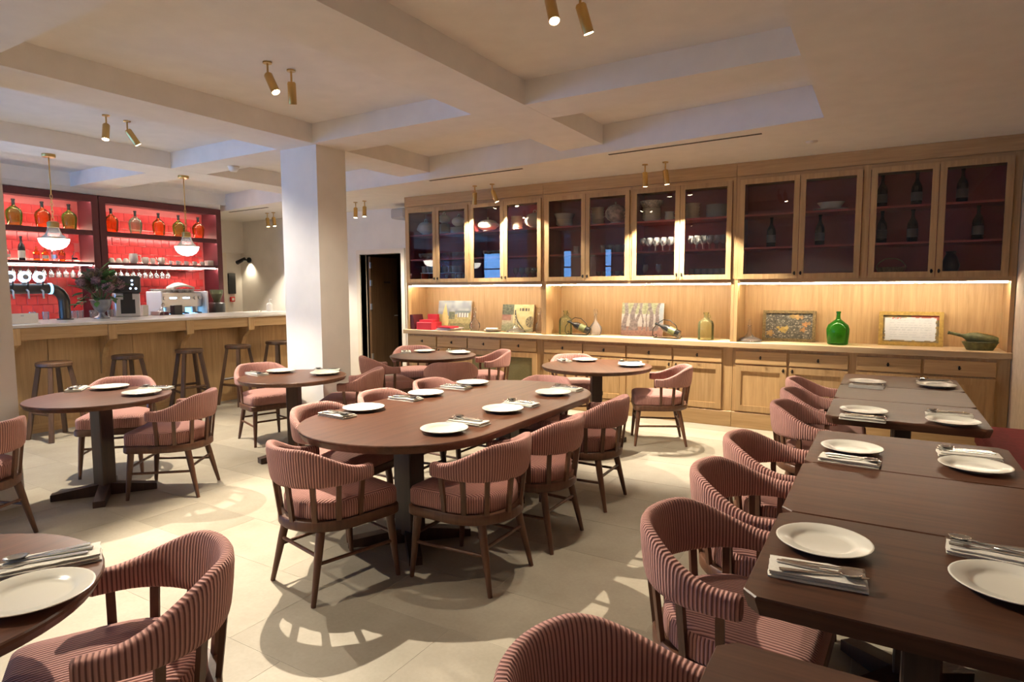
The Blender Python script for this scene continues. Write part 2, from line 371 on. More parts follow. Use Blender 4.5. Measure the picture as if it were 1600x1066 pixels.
# corridor behind the open door
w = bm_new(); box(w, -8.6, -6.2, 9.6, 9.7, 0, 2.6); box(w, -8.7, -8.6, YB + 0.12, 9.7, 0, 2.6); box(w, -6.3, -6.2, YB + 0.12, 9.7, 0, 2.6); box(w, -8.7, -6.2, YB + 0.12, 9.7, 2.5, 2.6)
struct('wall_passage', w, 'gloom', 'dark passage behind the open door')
f = bm_new(); box(f, DX0 - 0.075, DX0, YB - 0.025, YB + 0.14, 0, DZ); box(f, DX1, DX1 + 0.075, YB - 0.025, YB + 0.14, 0, DZ); box(f, DX0 - 0.075, DX1 + 0.075, YB - 0.025, YB + 0.14, DZ, DZ + 0.075)
struct('trim_1', f, 'trimw', 'cream frame around the open doorway')
d1 = part('door_1', cbox(bm_new(), 0, 0.88, -0.022, 0.022, 0.01, 2.05, 0.004), 'doorw', None, loc=(-7.52, YB + 0.16, 0), rot=(0, 0, R(101))); d1['kind'] = 'structure'; d1['label'] = 'brown wooden door standing open into the passage'
part('plaque', box(bm_new(), 0.42, 0.62, -0.028, -0.022, 1.60, 1.63), 'blackp', d1)
for z in (0.3, 1.15, 1.55, 1.85): part('hinge', box(bm_new(), -0.02, 0.03, -0.032, -0.02, z, z + 0.1), 'steel', d1)
part('door_handle', tube(bm_new(), [(0.80, -0.02, 1.02), (0.80, -0.06, 1.02), (0.70, -0.06, 1.02)], 0.009, 8), 'steel', d1, True)
cl = bm_new()
pts = [(-6.78 + 0.035 * math.sin(k * 1.9) - 0.12 * (k / 8), 8.05 + 0.06 * k) for k in range(9)]
r0 = [(x - 0.1, y, 2.02) for x, y in pts] + [(x - 0.08, y, 2.02) for x, y in pts[::-1]]
r1 = [(x, y, 0.95) for x, y in pts] + [(x + 0.02, y, 0.95) for x, y in pts[::-1]]
loft(cl, [r1, r0])
tag(part('hanging_cloth', cl, plain('olive_cloth', (0.06, 0.07, 0.045), 0.9, noise=0.3, scale=6), None), 'dark olive cloth hanging just inside the doorway', 'cloth')
# wall fittings at the left passage
tag(part('wall_panel', cbox(bm_new(), -10.72, -10.69, 7.35, 7.50, 1.42, 1.81, 0.004), 'blackp', None), 'tall black panel on the wall of the side passage', 'wall panel')
cp = thing('fire_call_point', 'small red fire alarm call point below the black panel', 'alarm', (-10.72, 7.42, 1.27)); part('housing', cbox(bm_new(), 0, 0.04, -0.045, 0.045, 0, 0.09, 0.006), 'redp', cp); part('press_plate', box(bm_new(), 0.04, 0.043, -0.025, 0.025, 0.022, 0.07), 'whitep', cp)
w = bm_new(); box(w, -10.72, -10.66, 7.22, 7.30, 0, 2.19)
struct('trim_2', w, 'trimw', 'cream upright trim at the side passage')
sp = thing('wall_lamp', 'black swivel wall lamp glowing on the wall beyond the bar', 'lamp', (-10.45, YB, 2.06))
part('mount', lathe(bm_new(), [(0, 0), (0.05, 0), (0.05, 0.03), (0, 0.03)], 16), 'dark', sp, rot=(R(90), 0, 0))
part('arm', tube(bm_new(), [(0, -0.03, 0), (0, -0.09, 0.0), (-0.05, -0.12, 0)], 0.012, 8), 'dark', sp, True)
part('head', tube(bm_new(), [(0.02, -0.12, 0.02), (-0.16, -0.16, -0.05)], [0.03, 0.04], 12), 'dark', sp, True)
def pointlamp(name, loc, power, col, r, parent=None):
    d = bpy.data.lights.new(name, 'POINT'); d.energy = power; d.color = col; d.shadow_soft_size = r
    o = bpy.data.objects.new(name, d); C.objects.link(o); o.location = loc
    if parent: o.parent = parent
    return o
def spotlamp(name, loc, aim, power, col, angle, blend, r, parent=None):
    d = bpy.data.lights.new(name, 'SPOT'); d.energy = power; d.color = col; d.spot_size = R(angle); d.spot_blend = blend; d.shadow_soft_size = r
    o = bpy.data.objects.new(name, d); C.objects.link(o); o.location = loc
    o.rotation_euler = Vector(aim).to_track_quat('-Z', 'Y').to_euler()
    if parent: o.parent = parent
    return o
spotlamp('lamp_glow', (0.02, -0.07, -0.06), (0.0, 0.35, -1), 14, (1, 0.85, 0.6), 110, 0.9, 0.03, sp)
tag(part('wall_speaker', cbox(bm_new(), -6.55, -6.28, 7.28, 7.64, 2.57, 2.72, 0.02), 'greybox', None), 'grey loudspeaker on the wall above the doorway', 'speaker')
sd = thing('smoke_detector', 'round white smoke detector on the beam near the bar', 'detector', (-6.3, 4.45, ZB)); part('body', lathe(bm_new(), [(0, -0.055), (0.035, -0.055), (0.05, -0.035), (0.055, 0)], 20), 'whitep', sd, True); part('base', lathe(bm_new(), [(0.06, -0.012), (0.065, 0), (0, 0)], 20), 'trimw', sd, True)
tag(part('sprinkler', lathe(bm_new(), [(0, -0.02), (0.045, -0.012), (0.05, 0), (0, 0)], 18), 'trimw', None, True, loc=(-0.62, 6.21, ZS)), 'small round sprinkler cover on the right soffit', 'sprinkler')

# ================================================================== CEILING SPOTLIGHTS
barrel_me = mesh('barrel', lathe(bm_new(), [(0, 0.0), (0.022, 0.0), (0.029, -0.01), (0.029, -0.15), (0.026, -0.15), (0.026, -0.145), (0, -0.145)], 18), 'brass', True, 40)
lens_me = mesh('lens', lathe(bm_new(), [(0, -0.1485), (0.0255, -0.1485)], 18), 'lens')
plate_me = mesh('mount_plate', lathe(bm_new(), [(0, -0.01), (0.03, -0.01), (0.03, 0), (0, 0)], 14), 'brass', True, 40)
stem_me = mesh('stem', tube(bm_new(), [(0, 0, -0.005), (0, 0, -0.085)], 0.007, 8), 'brass', True, 40)
def spotlight(x, y, zc, aim, power, label, angle=75, blend=0.3):
    t = thing('ceiling_spotlight', label, 'spotlight', (x, y, zc), 0, 'brass ceiling spotlights')
    ob('mount_plate', plate_me, t); ob('stem', stem_me, t)
    a = Vector(aim).normalized(); q = (-a).to_track_quat('Z', 'Y').to_euler()
    b = ob('barrel', barrel_me, t, (0, 0, -0.08), q); ob('lens', lens_me, b)
    p = Vector((0, 0, -0.08)) + a * 0.16
    spotlamp('spot_beam', p, a, power * SPOT_W, WARM, angle, blend, 0.012, t)
def aim(src, dst): return tuple(d - s for s, d in zip(src, dst))
Z3 = ZC - 0.1
spotlight(-3.69, 2.90, ZC, aim((-3.69, 2.9, Z3), (-2.3, 3.0, 0.4)), 620, 'left, glaring spotlight of the pair before the column', 92)
spotlight(-3.68, 3.09, ZC, aim((-3.68, 3.09, Z3), (-4.3, 3.7, 0.4)), 90, 'right, darker spotlight of the pair before the column', 110, 0.9)
spotlight(-6.0, 2.99, ZC, aim((-6.0, 2.99, Z3), (-5.35, 2.4, 0.3)), 420, 'left, glaring spotlight of the pair in the bay before the bar', 100)
spotlight(-6.04, 3.19, ZC, aim((-6.04, 3.19, Z3), (-5.5, 4.7, 0.4)), 115, 'tilted dark spotlight of the pair in the bay before the bar', 96, 0.8)
spotlight(-1.53, 2.93, ZC, aim((-1.53, 2.93, Z3), (-0.7, 2.2, 0.7)), 50, 'left, glaring spotlight of the pair at the top edge of the photo', 80)
spotlight(-1.42, 3.06, ZC, aim((-1.42, 3.06, Z3), (-0.8, 4.0, 0)), 75, 'right spotlight of the pair at the top edge of the photo', 80)
spotlight(-6.83, 6.84, ZS, (0.0, -0.05, -1), 120, 'left spotlight of the pair above the open doorway', 130, 1.0)
spotlight(-6.62, 6.81, ZS, (0.0, -0.05, -1), 120, 'right spotlight of the pair above the open doorway', 130, 1.0)
spotlight(-4.50, 6.58, ZS, (-0.22, 0.24, -1), 160, 'left spotlight leaning over the cabinet with the tureens', 95)
spotlight(-4.24, 6.58, ZS, (0.35, 0.24, -1), 160, 'right spotlight leaning over the cabinet with the tureens', 95)
spotlight(-2.22, 6.41, ZS, (0.0, 0.10, -1), 340, 'left spotlight of the pair in front of the middle glass doors', 95)
spotlight(-2.00, 6.40, ZS, (0.1, 0.12, -1), 340, 'right spotlight of the pair in front of the middle glass doors', 95)
spotlight(-9.04, 6.99, ZS, (0.05, 0.05, -1), 120, 'left spotlight of the pair beyond the bar', 95)
spotlight(-8.88, 6.99, ZS, (0.1, 0.05, -1), 120, 'right spotlight of the pair beyond the bar', 95)
# the same pairs go on in the bays behind the camera
spotlight(-3.69, 0.1, ZC, (0.25, -0.05, -1), 170, 'spotlight in the bay behind the camera, left of a pair', 95)
spotlight(-1.53, -0.5, ZC, (-0.1, -0.6, -1), 130, 'spotlight in the bay behind the camera, right of a pair', 95)
spotlight(-6.0, -0.3, ZC, (0.2, -0.3, -1), 150, 'spotlight in the left bay behind the camera', 95)

exec_after = []
# ================================================================== CHAIRS
def mesh_uv(name, verts, faces, fuv, mat, smooth=True):
    me = bpy.data.meshes.new(name); me.from_pydata(verts, [], faces); me.materials.append(M[mat])
    uv = me.uv_layers.new(name='UVMap'); k = 0
    for fi, f in enumerate(faces):
        for j in range(len(f)):
            uv.data[k].uv = fuv[fi][j]; k += 1
    if smooth: me.polygons.foreach_set('use_smooth', [True] * len(me.polygons))
    me.update(); return me
def sstep(a, b, x):
    t = min(1, max(0, (x - a) / (b - a))); return t * t * (3 - 2 * t)
def band_mesh():
    path = []
    for i in range(6): path.append((0.055 - 0.075 * i / 6, 0.258 + 0.005 * i / 6))
    for i in range(29):
        a = PI / 2 - PI * i / 28; path.append((-0.02 - 0.270 * math.cos(a), 0.263 * math.sin(a)))
    for i in range(5, -1, -1): path.append((0.055 - 0.075 * i / 6, -(0.258 + 0.005 * i / 6)))
    s = [0.0]
    for p, q in zip(path, path[1:]): s.append(s[-1] + math.hypot(q[0] - p[0], q[1] - p[1]))
    L = s[-1]; K = 14; n = len(path); V = []
    secs = [(path[i], s[i], 1.0) for i in range(n)]
    e0 = ((path[0][0] + 0.012, path[0][1]), -0.012, 0.72); e1 = ((path[-1][0] + 0.012, path[-1][1]), L + 0.012, 0.72)
    secs = [e0] + secs + [e1]
    for i, (p, si, sc) in enumerate(secs):
        a = secs[max(i - 1, 0)][0]; b = secs[min(i + 1, len(secs) - 1)][0]
        tx, ty = b[0] - a[0], b[1] - a[1]; l = math.hypot(tx, ty); nx, ny = -ty / l, tx / l
        if (p[0] + 0.02) * nx + p[1] * ny < 0 and True: pass
        d = max(0, min(si, L - si)); g = sstep(0.04, 0.36, d)
        zt = 0.648 + 0.104 * g; zb = 0.574 - 0.014 * g; zc = (zt + zb) / 2; hh = (zt - zb) / 2 * (0.5 + 0.5 * sc); th = (0.026 - 0.003 * g) * sc
        for k in range(K):
            a_ = 2 * PI * k / K; ca, sa = math.cos(a_), math.sin(a_)
            o = th * math.copysign(abs(ca) ** 0.55, ca); z = hh * math.copysign(abs(sa) ** 0.6, sa)
            lean = 0.10 * z * g
            V.append((p[0] - nx * (o + 0) - nx * lean * -1 * 0 + (nx * 0), p[1] - ny * o, zc + z))
            # lean the back a little outwards at the top
            x_, y_, z_ = V[-1]; rx, ry = p[0] + 0.02, p[1]; rl = math.hypot(rx, ry) or 1
            V[-1] = (x_ + rx / rl * lean, y_ + ry / rl * lean, z_)
    F, U = [], []
    for i in range(len(secs) - 1):
        for k in range(K):
            k2 = (k + 1) % K; F.append((i * K + k, i * K + k2, (i + 1) * K + k2, (i + 1) * K + k))
            u0, u1 = secs[i][1], secs[i + 1][1]; U.append(((u0, k / K), (u0, (k + 1) / K), (u1, (k + 1) / K), (u1, k / K)))
    F.append(tuple(range(K))[::-1]); U.append([(0.02 * math.cos(k), k / K) for k in range(K)])
    m = (len(secs) - 1) * K; F.append(tuple(range(m, m + K))); U.append([(0.02 * math.cos(k), k / K) for k in range(K)])
    return mesh_uv('backrest', V, F, U, 'cord')
def seat_outline(scale=1.0, rear=0.235, half=0.24, front=0.25):
    P = []
    for i in range(9): P.append((front, -half + 0.05 + (2 * half - 0.1) * i / 8))
    for i in range(1, 5): a = PI / 2 * i / 5; P.append((front - 0.05 + 0.05 * math.cos(a), half - 0.05 + 0.05 * math.sin(a)))
    for i in range(6): P.append((front - 0.05 - (front - 0.05 + 0.02) * i / 6, half))
    for i in range(19): a = PI / 2 - PI * i / 18; P.append((-0.02 - (rear - 0.02) * math.cos(a), half * math.sin(a)))
    for i in range(5, -1, -1): P.append((front - 0.05 - (front - 0.05 + 0.02) * i / 6, -half))
    for i in range(4, 0, -1): a = PI / 2 * i / 5; P.append((front - 0.05 + 0.05 * math.cos(a), -half + 0.05 - 0.05 * math.sin(a)))
    return [(x * scale, y * scale) for x, y in P]
def seat_mesh():
    O = seat_outline(); n = len(O); rings = [(0.394, 0.97), (0.404, 1.0), (0.464, 1.0), (0.480, 0.975), (0.490, 0.90), (0.496, 0.72), (0.500, 0.40)]
    per = [0.0]
    for i in range(n): p, q = O[i], O[(i + 1) % n]; per.append(per[-1] + math.hypot(q[0] - p[0], q[1] - p[1]))
    V = [(x * sc, y * sc, z) for z, sc in rings for x, y in O] + [(0, 0, 0.501), (0, 0, 0.394)]
    F, U = [], []
    for r in range(len(rings) - 1):
        for i in range(n):
            j = (i + 1) % n; f = (r * n + i, r * n + j, (r + 1) * n + j, (r + 1) * n + i); F.append(f)
            if r < 3: U.append(((per[i], 0), (per[i + 1], 0), (per[i + 1], 1), (per[i], 1)))
            else: U.append([(V[v][1], V[v][0]) for v in f])
    t = (len(rings) - 1) * n; c = len(V) - 2
    for i in range(n):
        f = (t + i, t + (i + 1) % n, c); F.append(f); U.append([(V[v][1], V[v][0]) for v in f])
        f = ((i + 1) % n, i, c + 1); F.append(f); U.append([(V[v][1], V[v][0]) for v in f])
    return mesh_uv('seat', V, F, U, 'cord')
def chair_proto():
    t = thing('dining_chair', 'x', 'chair', (0, 0, 0), 0, 'striped pink dining chairs')
    ob('seat', seat_mesh(), t); ob('backrest', band_mesh(), t)
    O1 = seat_outline(1.0, 0.272, 0.252, 0.252)
    b = bm_new(); loft(b, [[(x * 0.97, y * 0.97, 0.342) for x, y in O1], [(x, y, 0.350) for x, y in O1], [(x, y, 0.388) for x, y in O1], [(x * 0.98, y * 0.98, 0.394) for x, y in O1]])
    part('seat_rail', b, 'chairw', t, True, 45)
    for sx, sy in ((1, 1), (1, -1), (-1, 1), (-1, -1)):
        if sx > 0: p0, p1 = (0.205, 0.20 * sy, 0.355), (0.238, 0.222 * sy, 0.0)
        else: p0, p1 = (-0.165, 0.165 * sy, 0.355), (-0.240, 0.205 * sy, 0.0)
        b = bm_new(); tube(b, [p0, tuple((u * 2 + v) / 3 for u, v in zip(p0, p1)), p1], [0.023, 0.021, 0.012], 9); part('leg', b, 'chairw', t, True, 50)
    def lp(sx, sy, z):
        p0, p1 = ((0.205, 0.20 * sy, 0.355), (0.238, 0.222 * sy, 0)) if sx > 0 else ((-0.165, 0.165 * sy, 0.355), (-0.240, 0.205 * sy, 0))
        k = 1 - z / 0.355; return tuple(u + (v - u) * k for u, v in zip(p0, p1))
    for a, c, z in (((1, 1), (-1, 1), 0.19), ((1, -1), (-1, -1), 0.19), ((1, 1), (1, -1), 0.235), ((-1, 1), (-1, -1), 0.225)):
        b = bm_new(); tube(b, [lp(*a, z), lp(*c, z)], 0.0095, 8); part('stretcher', b, 'chairw', t, True, 50)
    for ph in (-96, -70, -44, -15, 15, 44, 70, 96):
        a = R(ph); ca, sa = math.cos(a), math.sin(a)
        x0, y0 = -0.02 - 0.245 * ca, 0.238 * sa; x1, y1 = -0.02 - 0.270 * ca, 0.264 * sa
        pass
        b = bm_new(); d = Vector((-sa, 0, 0))
        q = bmesh.new(); box(q, -0.008, 0.008, -0.0125, 0.0125, 0, 1)
        z0, z1 = 0.385, 0.59; up = Vector((x1 - x0, y1 - y0, z1 - z0)); n_ = Vector((-ca, sa, 0)); tn = Vector((sa, ca, 0)) if True else None
        tn = up.cross(n_).normalized(); n2 = tn.cross(up).normalized()
        mt = Matrix(((n2.x, tn.x, up.x, x0), (n2.y, tn.y, up.y, y0), (n2.z, tn.z, up.z, z0), (0, 0, 0, 1)))
        merge(b, q, mt); part('spindle', b, 'chairw', t)
    return t
CHAIRS = [
    (-5.46, 2.68, -43, 'striped pink chair between the bar and the leftmost round table'),
    (-4.53, 2.60, 217, 'striped pink chair right of the leftmost round table, facing left'),
    (-4.60, 1.39, 205, 'striped pink chair cut by the left edge before the column'),
    (-1.78, 0.82, 242, 'large striped pink chair in the lower left foreground'),
    (-2.41, 2.20, 78, 'striped pink chair at the near end of the oval table'),
    (-1.83, 2.63, 180, 'striped pink chair nearest on the right side of the oval table'),
    (-1.80, 3.22, 180, 'middle striped pink chair on the right side of the oval table'),
    (-1.80, 3.98, 182, 'farthest striped pink chair on the right side of the oval table'),
    (-2.93, 2.76, 4, 'nearest striped pink chair on the left side of the oval table'),
    (-2.97, 3.38, 2, 'middle striped pink chair on the left side of the oval table'),
    (-3.00, 4.02, 0, 'farthest striped pink chair on the left side of the oval table'),
    (-2.44, 4.42, 268, 'striped pink chair at the far end of the oval table'),
    (-5.25, 3.98, -16, 'pink chair left of the round table by the white column'),
    (-4.32, 4.20, 214, 'pink chair right of the round table by the white column'),
    (-4.80, 5.24, 58, 'pink chair with spindles showing, left front of the table by the doorway'),
    (-5.16, 6.14, -46, 'pink chair behind the table by the doorway, nearest the door'),
    (-3.94, 5.28, 128, 'pink chair with its back to the camera at the table by the doorway'),
    (-4.14, 6.24, 226, 'pink chair right of the table by the doorway, against the sideboard'),
    (-2.90, 6.18, -52, 'pink chair behind the round table in front of the sideboard'),
    (-1.86, 5.86, 204, 'pink chair right of the round table in front of the sideboard'),
    (-0.37, 5.55, 0, 'farthest striped chair along the right row of tables'),
    (-0.33, 4.95, 2, 'second farthest striped chair along the right row of tables'),
    (-0.31, 4.35, 0, 'third striped chair from the far end of the right row'),
    (-0.37, 3.26, 0, 'fourth striped chair from the far end of the right row'),
    (-0.37, 2.64, 0, 'striped chair just behind the nearest full one in the right row'),
    (-0.36, 2.0, -3, 'nearest fully seen striped chair on the right, by the chamfered table corner'),
    (-0.34, 1.09, 0, 'striped chair back cut by the bottom edge of the photo'),
]
proto = chair_proto(); proto.location = (CHAIRS[0][0], CHAIRS[0][1], 0); proto.rotation_euler = (0, 0, R(CHAIRS[0][2])); proto['label'] = CHAIRS[0][3]
for x, y, a, lb in CHAIRS[1:]: dup(proto, (x, y, 0), R(a), lb)
# ================================================================== TABLES
TZ = 0.73
def round_out(r, n=56, c=(0, 0)): return [(c[0] + r * math.cos(2 * PI * k / n), c[1] + r * math.sin(2 * PI * k / n)) for k in range(n)]
def stadium(hw, hl, n=28):
    P = []
    for k in range(n + 1): a = PI * k / n; P.append((hw * math.cos(a), hl - hw * 0.92 + hw * 0.92 * math.sin(a)))
    for k in range(n + 1): a = PI + PI * k / n; P.append((hw * math.cos(a), -(hl - hw * 0.92) + hw * 0.92 * math.sin(a)))
    return P
def chamf(x0, x1, y0, y1, c): return [(x0 + c, y0), (x1 - c, y0), (x1, y0 + c), (x1, y1 - c), (x1 - c, y1), (x0 + c, y1), (x0, y1 - c), (x0, y0 + c)]
def scaled(P, d, c=(0, 0)):
    out = []
    for x, y in P:
        l = math.hypot(x - c[0], y - c[1]); out.append((c[0] + (x - c[0]) * (l - d) / l, c[1] + (y - c[1]) * (l - d) / l))
    return out
def top_mesh(P, th=0.036, mat='walnut', c=(0, 0)):
    b = bm_new(); z1 = TZ
    loft(b, [[(*p, z1 - th) for p in scaled(P, 0.014, c)], [(*p, z1 - 0.012) for p in P], [(*p, z1 - 0.004) for p in P], [(*p, z1) for p in scaled(P, 0.004, c)]])
    return mesh('table_top', b, mat)
def pedestal(t, c=(0, 0), wdt=0.105, foot=0.33, ang=45, hgt=TZ - 0.035):
    part('pedestal', cbox(bm_new(), c[0] - wdt / 2, c[0] + wdt / 2, c[1] - wdt / 2, c[1] + wdt / 2, 0.05, hgt, 0.006), 'espresso', t)
    part('top_plate', cbox(bm_new(), c[0] - 0.16, c[0] + 0.16, c[1] - 0.16, c[1] + 0.16, hgt - 0.02, hgt + 0.002, 0.004), 'espresso', t)
    fb = bm_new(); L_ = foot; h0, h1 = 0.085, 0.045; w2 = 0.036
    q = [(0.0, -w2, 0.0), (L_, -w2, 0.0), (L_, -w2, h1), (0.04, -w2, h0), (0.0, -w2, h0)]
    A = [fb.verts.new(p) for p in q]; B = [fb.verts.new((p[0], w2, p[2])) for p in q]; n = 5
    fb.faces.new(A); fb.faces.new(B[::-1])
    for i in range(n): fb.faces.new((A[i], B[i], B[(i + 1) % n], A[(i + 1) % n]))
    me = mesh('foot', fb, 'espresso')
    for k in range(4): ob('foot', me, t, (c[0], c[1], 0), (0, 0, R(ang + 90 * k)))
ROUND = [(-4.88, 2.28, 0.46, 12, 'round dark table by the bar at the left, with blue sheen'), (-4.50, 3.69, 0.458, 30, 'round dark table in front of the white column'),
         (-4.50, 5.69, 0.50, 20, 'round dark table near the open doorway'), (-2.45, 5.70, 0.545, 35, 'round dark table in front of the sideboard cabinets'),
         (-2.08, 0.45, 0.46, 10, 'round table corner in the lower left foreground')]
for x, y, r, a, lb in ROUND:
    t = thing('round_table', lb, 'table', (x, y, 0), R(a), 'round dining tables')
    ob('table_top', top_mesh(round_out(r)), t); pedestal(t)
t = thing('oval_table', 'large oval dark wooden table in the middle of the room', 'table', (-2.385, 3.33, 0))
ob('table_top', top_mesh(stadium(0.605, 1.17), 0.045), t); pedestal(t, (0, -0.56), 0.13, 0.36); pedestal(t, (0, 0.56), 0.13, 0.36)
ROW = [(5.53, 6.24, 'end table of the right row, nearest the cabinets'), (4.83, 5.525, 'bare middle table of the far group in the right row'), (4.12, 4.825, 'near table of the far group in the right row'),
       (2.98, 3.69, 'far table of the near group in the right row'), (2.28, 2.975, 'bare middle table of the near group in the right row'), (1.585, 2.275, 'nearest set table at the right, with chamfered corner'),
       (0.55, 1.36, 'bare table corner at the bottom edge of the photo')]
for y0, y1, lb in ROW:
    cy_ = (y0 + y1) / 2; h = (y1 - y0) / 2 - 0.002
    t = thing('rectangular_table', lb, 'table', (0.12, cy_, 0), 0, 'rectangular tables in the right row')
    ob('table_top', top_mesh(chamf(-0.405, 0.405, -h, h, 0.035), 0.05, 'walnutx'), t); pedestal(t, (0, 0), 0.09, 0.28, 45, TZ - 0.049)
# ================================================================== PLACE SETTINGS
plate_me = mesh('dinner_plate', lathe(bm_new(), [(0, 0.004), (0.055, 0.004), (0.058, 0.0), (0.075, 0.0), (0.080, 0.006), (0.122, 0.018), (0.1295, 0.0195), (0.131, 0.0220), (0.128, 0.0235), (0.124, 0.0222), (0.094, 0.0175), (0.088, 0.0125), (0.080, 0.0085), (0.070, 0.0070), (0, 0.0065)], 40), 'china', True, 60)
def napkin_mesh(seed):
    rnd = random.Random(seed); b = bm_new()
    for k, (dx, dy, dz) in enumerate(((0.0, 0.0, 0.0), (0.003, 0.004, 0.0072), (-0.003, -0.002, 0.0144))):
        hx, hy = 0.118 - 0.003 * k, 0.056 - 0.002 * k; nx, ny = 8, 4; top = []; bot = []
        for i in range(nx + 1):
            for j in range(ny + 1):
                x = -hx + 2 * hx * i / nx + dx + rnd.uniform(-0.002, 0.002); y = -hy + 2 * hy * j / ny + dy + rnd.uniform(-0.002, 0.002)
                e = 0.0065 - (0.0028 if i in (0, nx) or j in (0, ny) else 0)
                top.append(b.verts.new((x, y, dz + e + rnd.uniform(0, 0.0012)))); bot.append(b.verts.new((x, y, dz)))
        idx = lambda i, j: i * (ny + 1) + j
        for i in range(nx):
            for j in range(ny):
                b.faces.new((top[idx(i, j)], top[idx(i + 1, j)], top[idx(i + 1, j + 1)], top[idx(i, j + 1)]))
                b.faces.new((bot[idx(i, j)], bot[idx(i, j + 1)], bot[idx(i + 1, j + 1)], bot[idx(i + 1, j)]))
        rim = [idx(i, 0) for i in range(nx + 1)] + [idx(nx, j) for j in range(1, ny + 1)] + [idx(i, ny) for i in range(nx - 1, -1, -1)] + [idx(0, j) for j in range(ny - 1, 0, -1)]
        for p, q in zip(rim, rim[1:] + rim[:1]): b.faces.new((bot[p], bot[q], top[q], top[p]))
    return mesh('napkin', b, 'linen', True, 50)
napkins = [napkin_mesh(i) for i in range(4)]
def handle(b, x0, x1, w0, w1, z, th=0.0022):
    P = [(x0, -w0), (x0 + 0.01, -w0 * 1.1), (x1, -w1), (x1, w1), (x0 + 0.01, w0 * 1.1), (x0, w0)]; prism(b, P, z, z + th)
def spoon_mesh():
    b = bm_new(); handle(b, -0.10, 0.045, 0.0075, 0.003, 0.001)
    q = bmesh.new(); lathe(q, [(0, -0.006), (0.012, -0.004), (0.019, 0.002), (0.021, 0.005), (0.019, 0.0052), (0.011, -0.001), (0, -0.003)], 18, (0, 0, 0), 1.45, 1.0)
    merge(b, q, Matrix.Translation((0.072, 0, 0.0065))); return mesh('spoon', b, 'cutl', True, 45)
def fork_mesh():
    b = bm_new(); handle(b, -0.10, 0.04, 0.0075, 0.003, 0.001); prism(b, [(0.038, -0.003), (0.055, -0.011), (0.068, -0.012), (0.068, 0.012), (0.055, 0.011), (0.038, 0.003)], 0.001, 0.0035)
    for k in range(4): y = -0.0105 + 0.007 * k; prism(b, [(0.066, y - 0.0016), (0.102, y - 0.001), (0.102, y + 0.001), (0.066, y + 0.0016)], 0.001, 0.0032)
    return mesh('fork', b, 'cutl')
def knife_mesh():
    b = bm_new(); cbox(b, -0.11, -0.005, -0.0075, 0.0075, 0.0, 0.006, 0.002); prism(b, [(-0.006, -0.005), (0.09, -0.009), (0.108, -0.004), (0.112, 0.003), (0.10, 0.006), (-0.006, 0.005)], 0.0015, 0.0035)
    return mesh('knife', b, 'cutl', True, 40)
spoon_me, fork_me, knife_me = spoon_mesh(), fork_mesh(), knife_mesh()
SET = [  # plate x, y, facing of the diner, description
    (-5.19, 2.50, -43, 'far side of the leftmost round table'), (-4.70, 2.48, 217, 'right side of the leftmost round table'),
    (-4.80, 3.80, -16, 'left side of the round table by the column'), (-4.33, 3.90, 222, 'right side of the round table by the column'),
    (-4.80, 5.90, -46, 'left side of the table by the doorway'), (-4.31, 5.95, 226, 'right side of the table by the doorway'),
    (-2.70, 5.98, -52, 'left side of the round table before the sideboard'), (-2.12, 5.80, 204, 'right side of the round table before the sideboard'),
    (-2.83, 2.86, 0, 'near left place of the oval table'), (-2.84, 3.50, 0, 'middle left place of the oval table'), (-2.83, 4.08, 0, 'far left place of the oval table'),
    (-2.02, 2.64, 180, 'near right place of the oval table'), (-2.04, 3.27, 180, 'middle right place of the oval table'), (-2.05, 3.98, 180, 'far right place of the oval table'),
    (-0.10, 5.66, 0, 'left place of the end table in the right row'), (0.36, 5.72, 180, 'right place of the end table in the right row'),
    (-0.09, 4.32, 0, 'left place of the far group near table, right row'), (0.35, 4.22, 180, 'right place of the far group near table, right row'),
    (-0.11, 3.28, 0, 'left place of the near group far table, right row'), (0.35, 3.20, 180, 'right place of the near group far table, right row'),
    (-0.13, 2.01, 0, 'left place of the nearest set table at right'), (0.30, 1.95, 180, 'right place of the nearest set table at right'),
    (-1.80, 0.66, 238, 'foreground round table at lower left')]
for i, (x, y, a, ds) in enumerate(SET):
    f = R(a); fx, fy = math.cos(f), math.sin(f); rx, ry = fy, -fx; rnd = random.Random(i)
    tag(ob('dinner_plate', plate_me, None, (x, y, TZ), (0, 0, f)), 'white dinner plate, ' + ds, 'plate', 'dinner plates')
    nx, ny = x + rx * 0.225 - fx * 0.0, y + ry * 0.225; ja = f + R(rnd.uniform(-7, 7))
    tag(ob('napkin', napkins[i % 4], None, (nx, ny, TZ), (0, 0, ja)), 'folded linen napkin, ' + ds, 'napkin', 'folded napkins')
    for nm, me, off, da in (('fork', fork_me, -0.022, 2), ('knife', knife_me, 0.004, -3), ('spoon', spoon_me, 0.030, 5)):
        o2 = off + rnd.uniform(-0.004, 0.004); qx, qy = nx + rx * o2 + fx * 0.012, ny + ry * o2 + fy * 0.012
        tag(ob(nm, me, None, (qx, qy, TZ + 0.0222), (0, 0, ja + R(da + rnd.uniform(-5, 5)))), 'steel %s on the napkin, %s' % (nm, ds), nm, nm + 's on napkins')
# banquette along the right wall
t = thing('banquette', 'red velvet bench along the right wall', 'bench', (0.80, 3.2, 0))
part('seat', cbox(bm_new(), -0.18, 0.160, -4.5, 2.6, 0.30, 0.45, 0.025), 'redv', t, True, 50)
part('base', box(bm_new(), -0.12, 0.155, -4.48, 2.58, 0.0, 0.30), 'espresso', t)
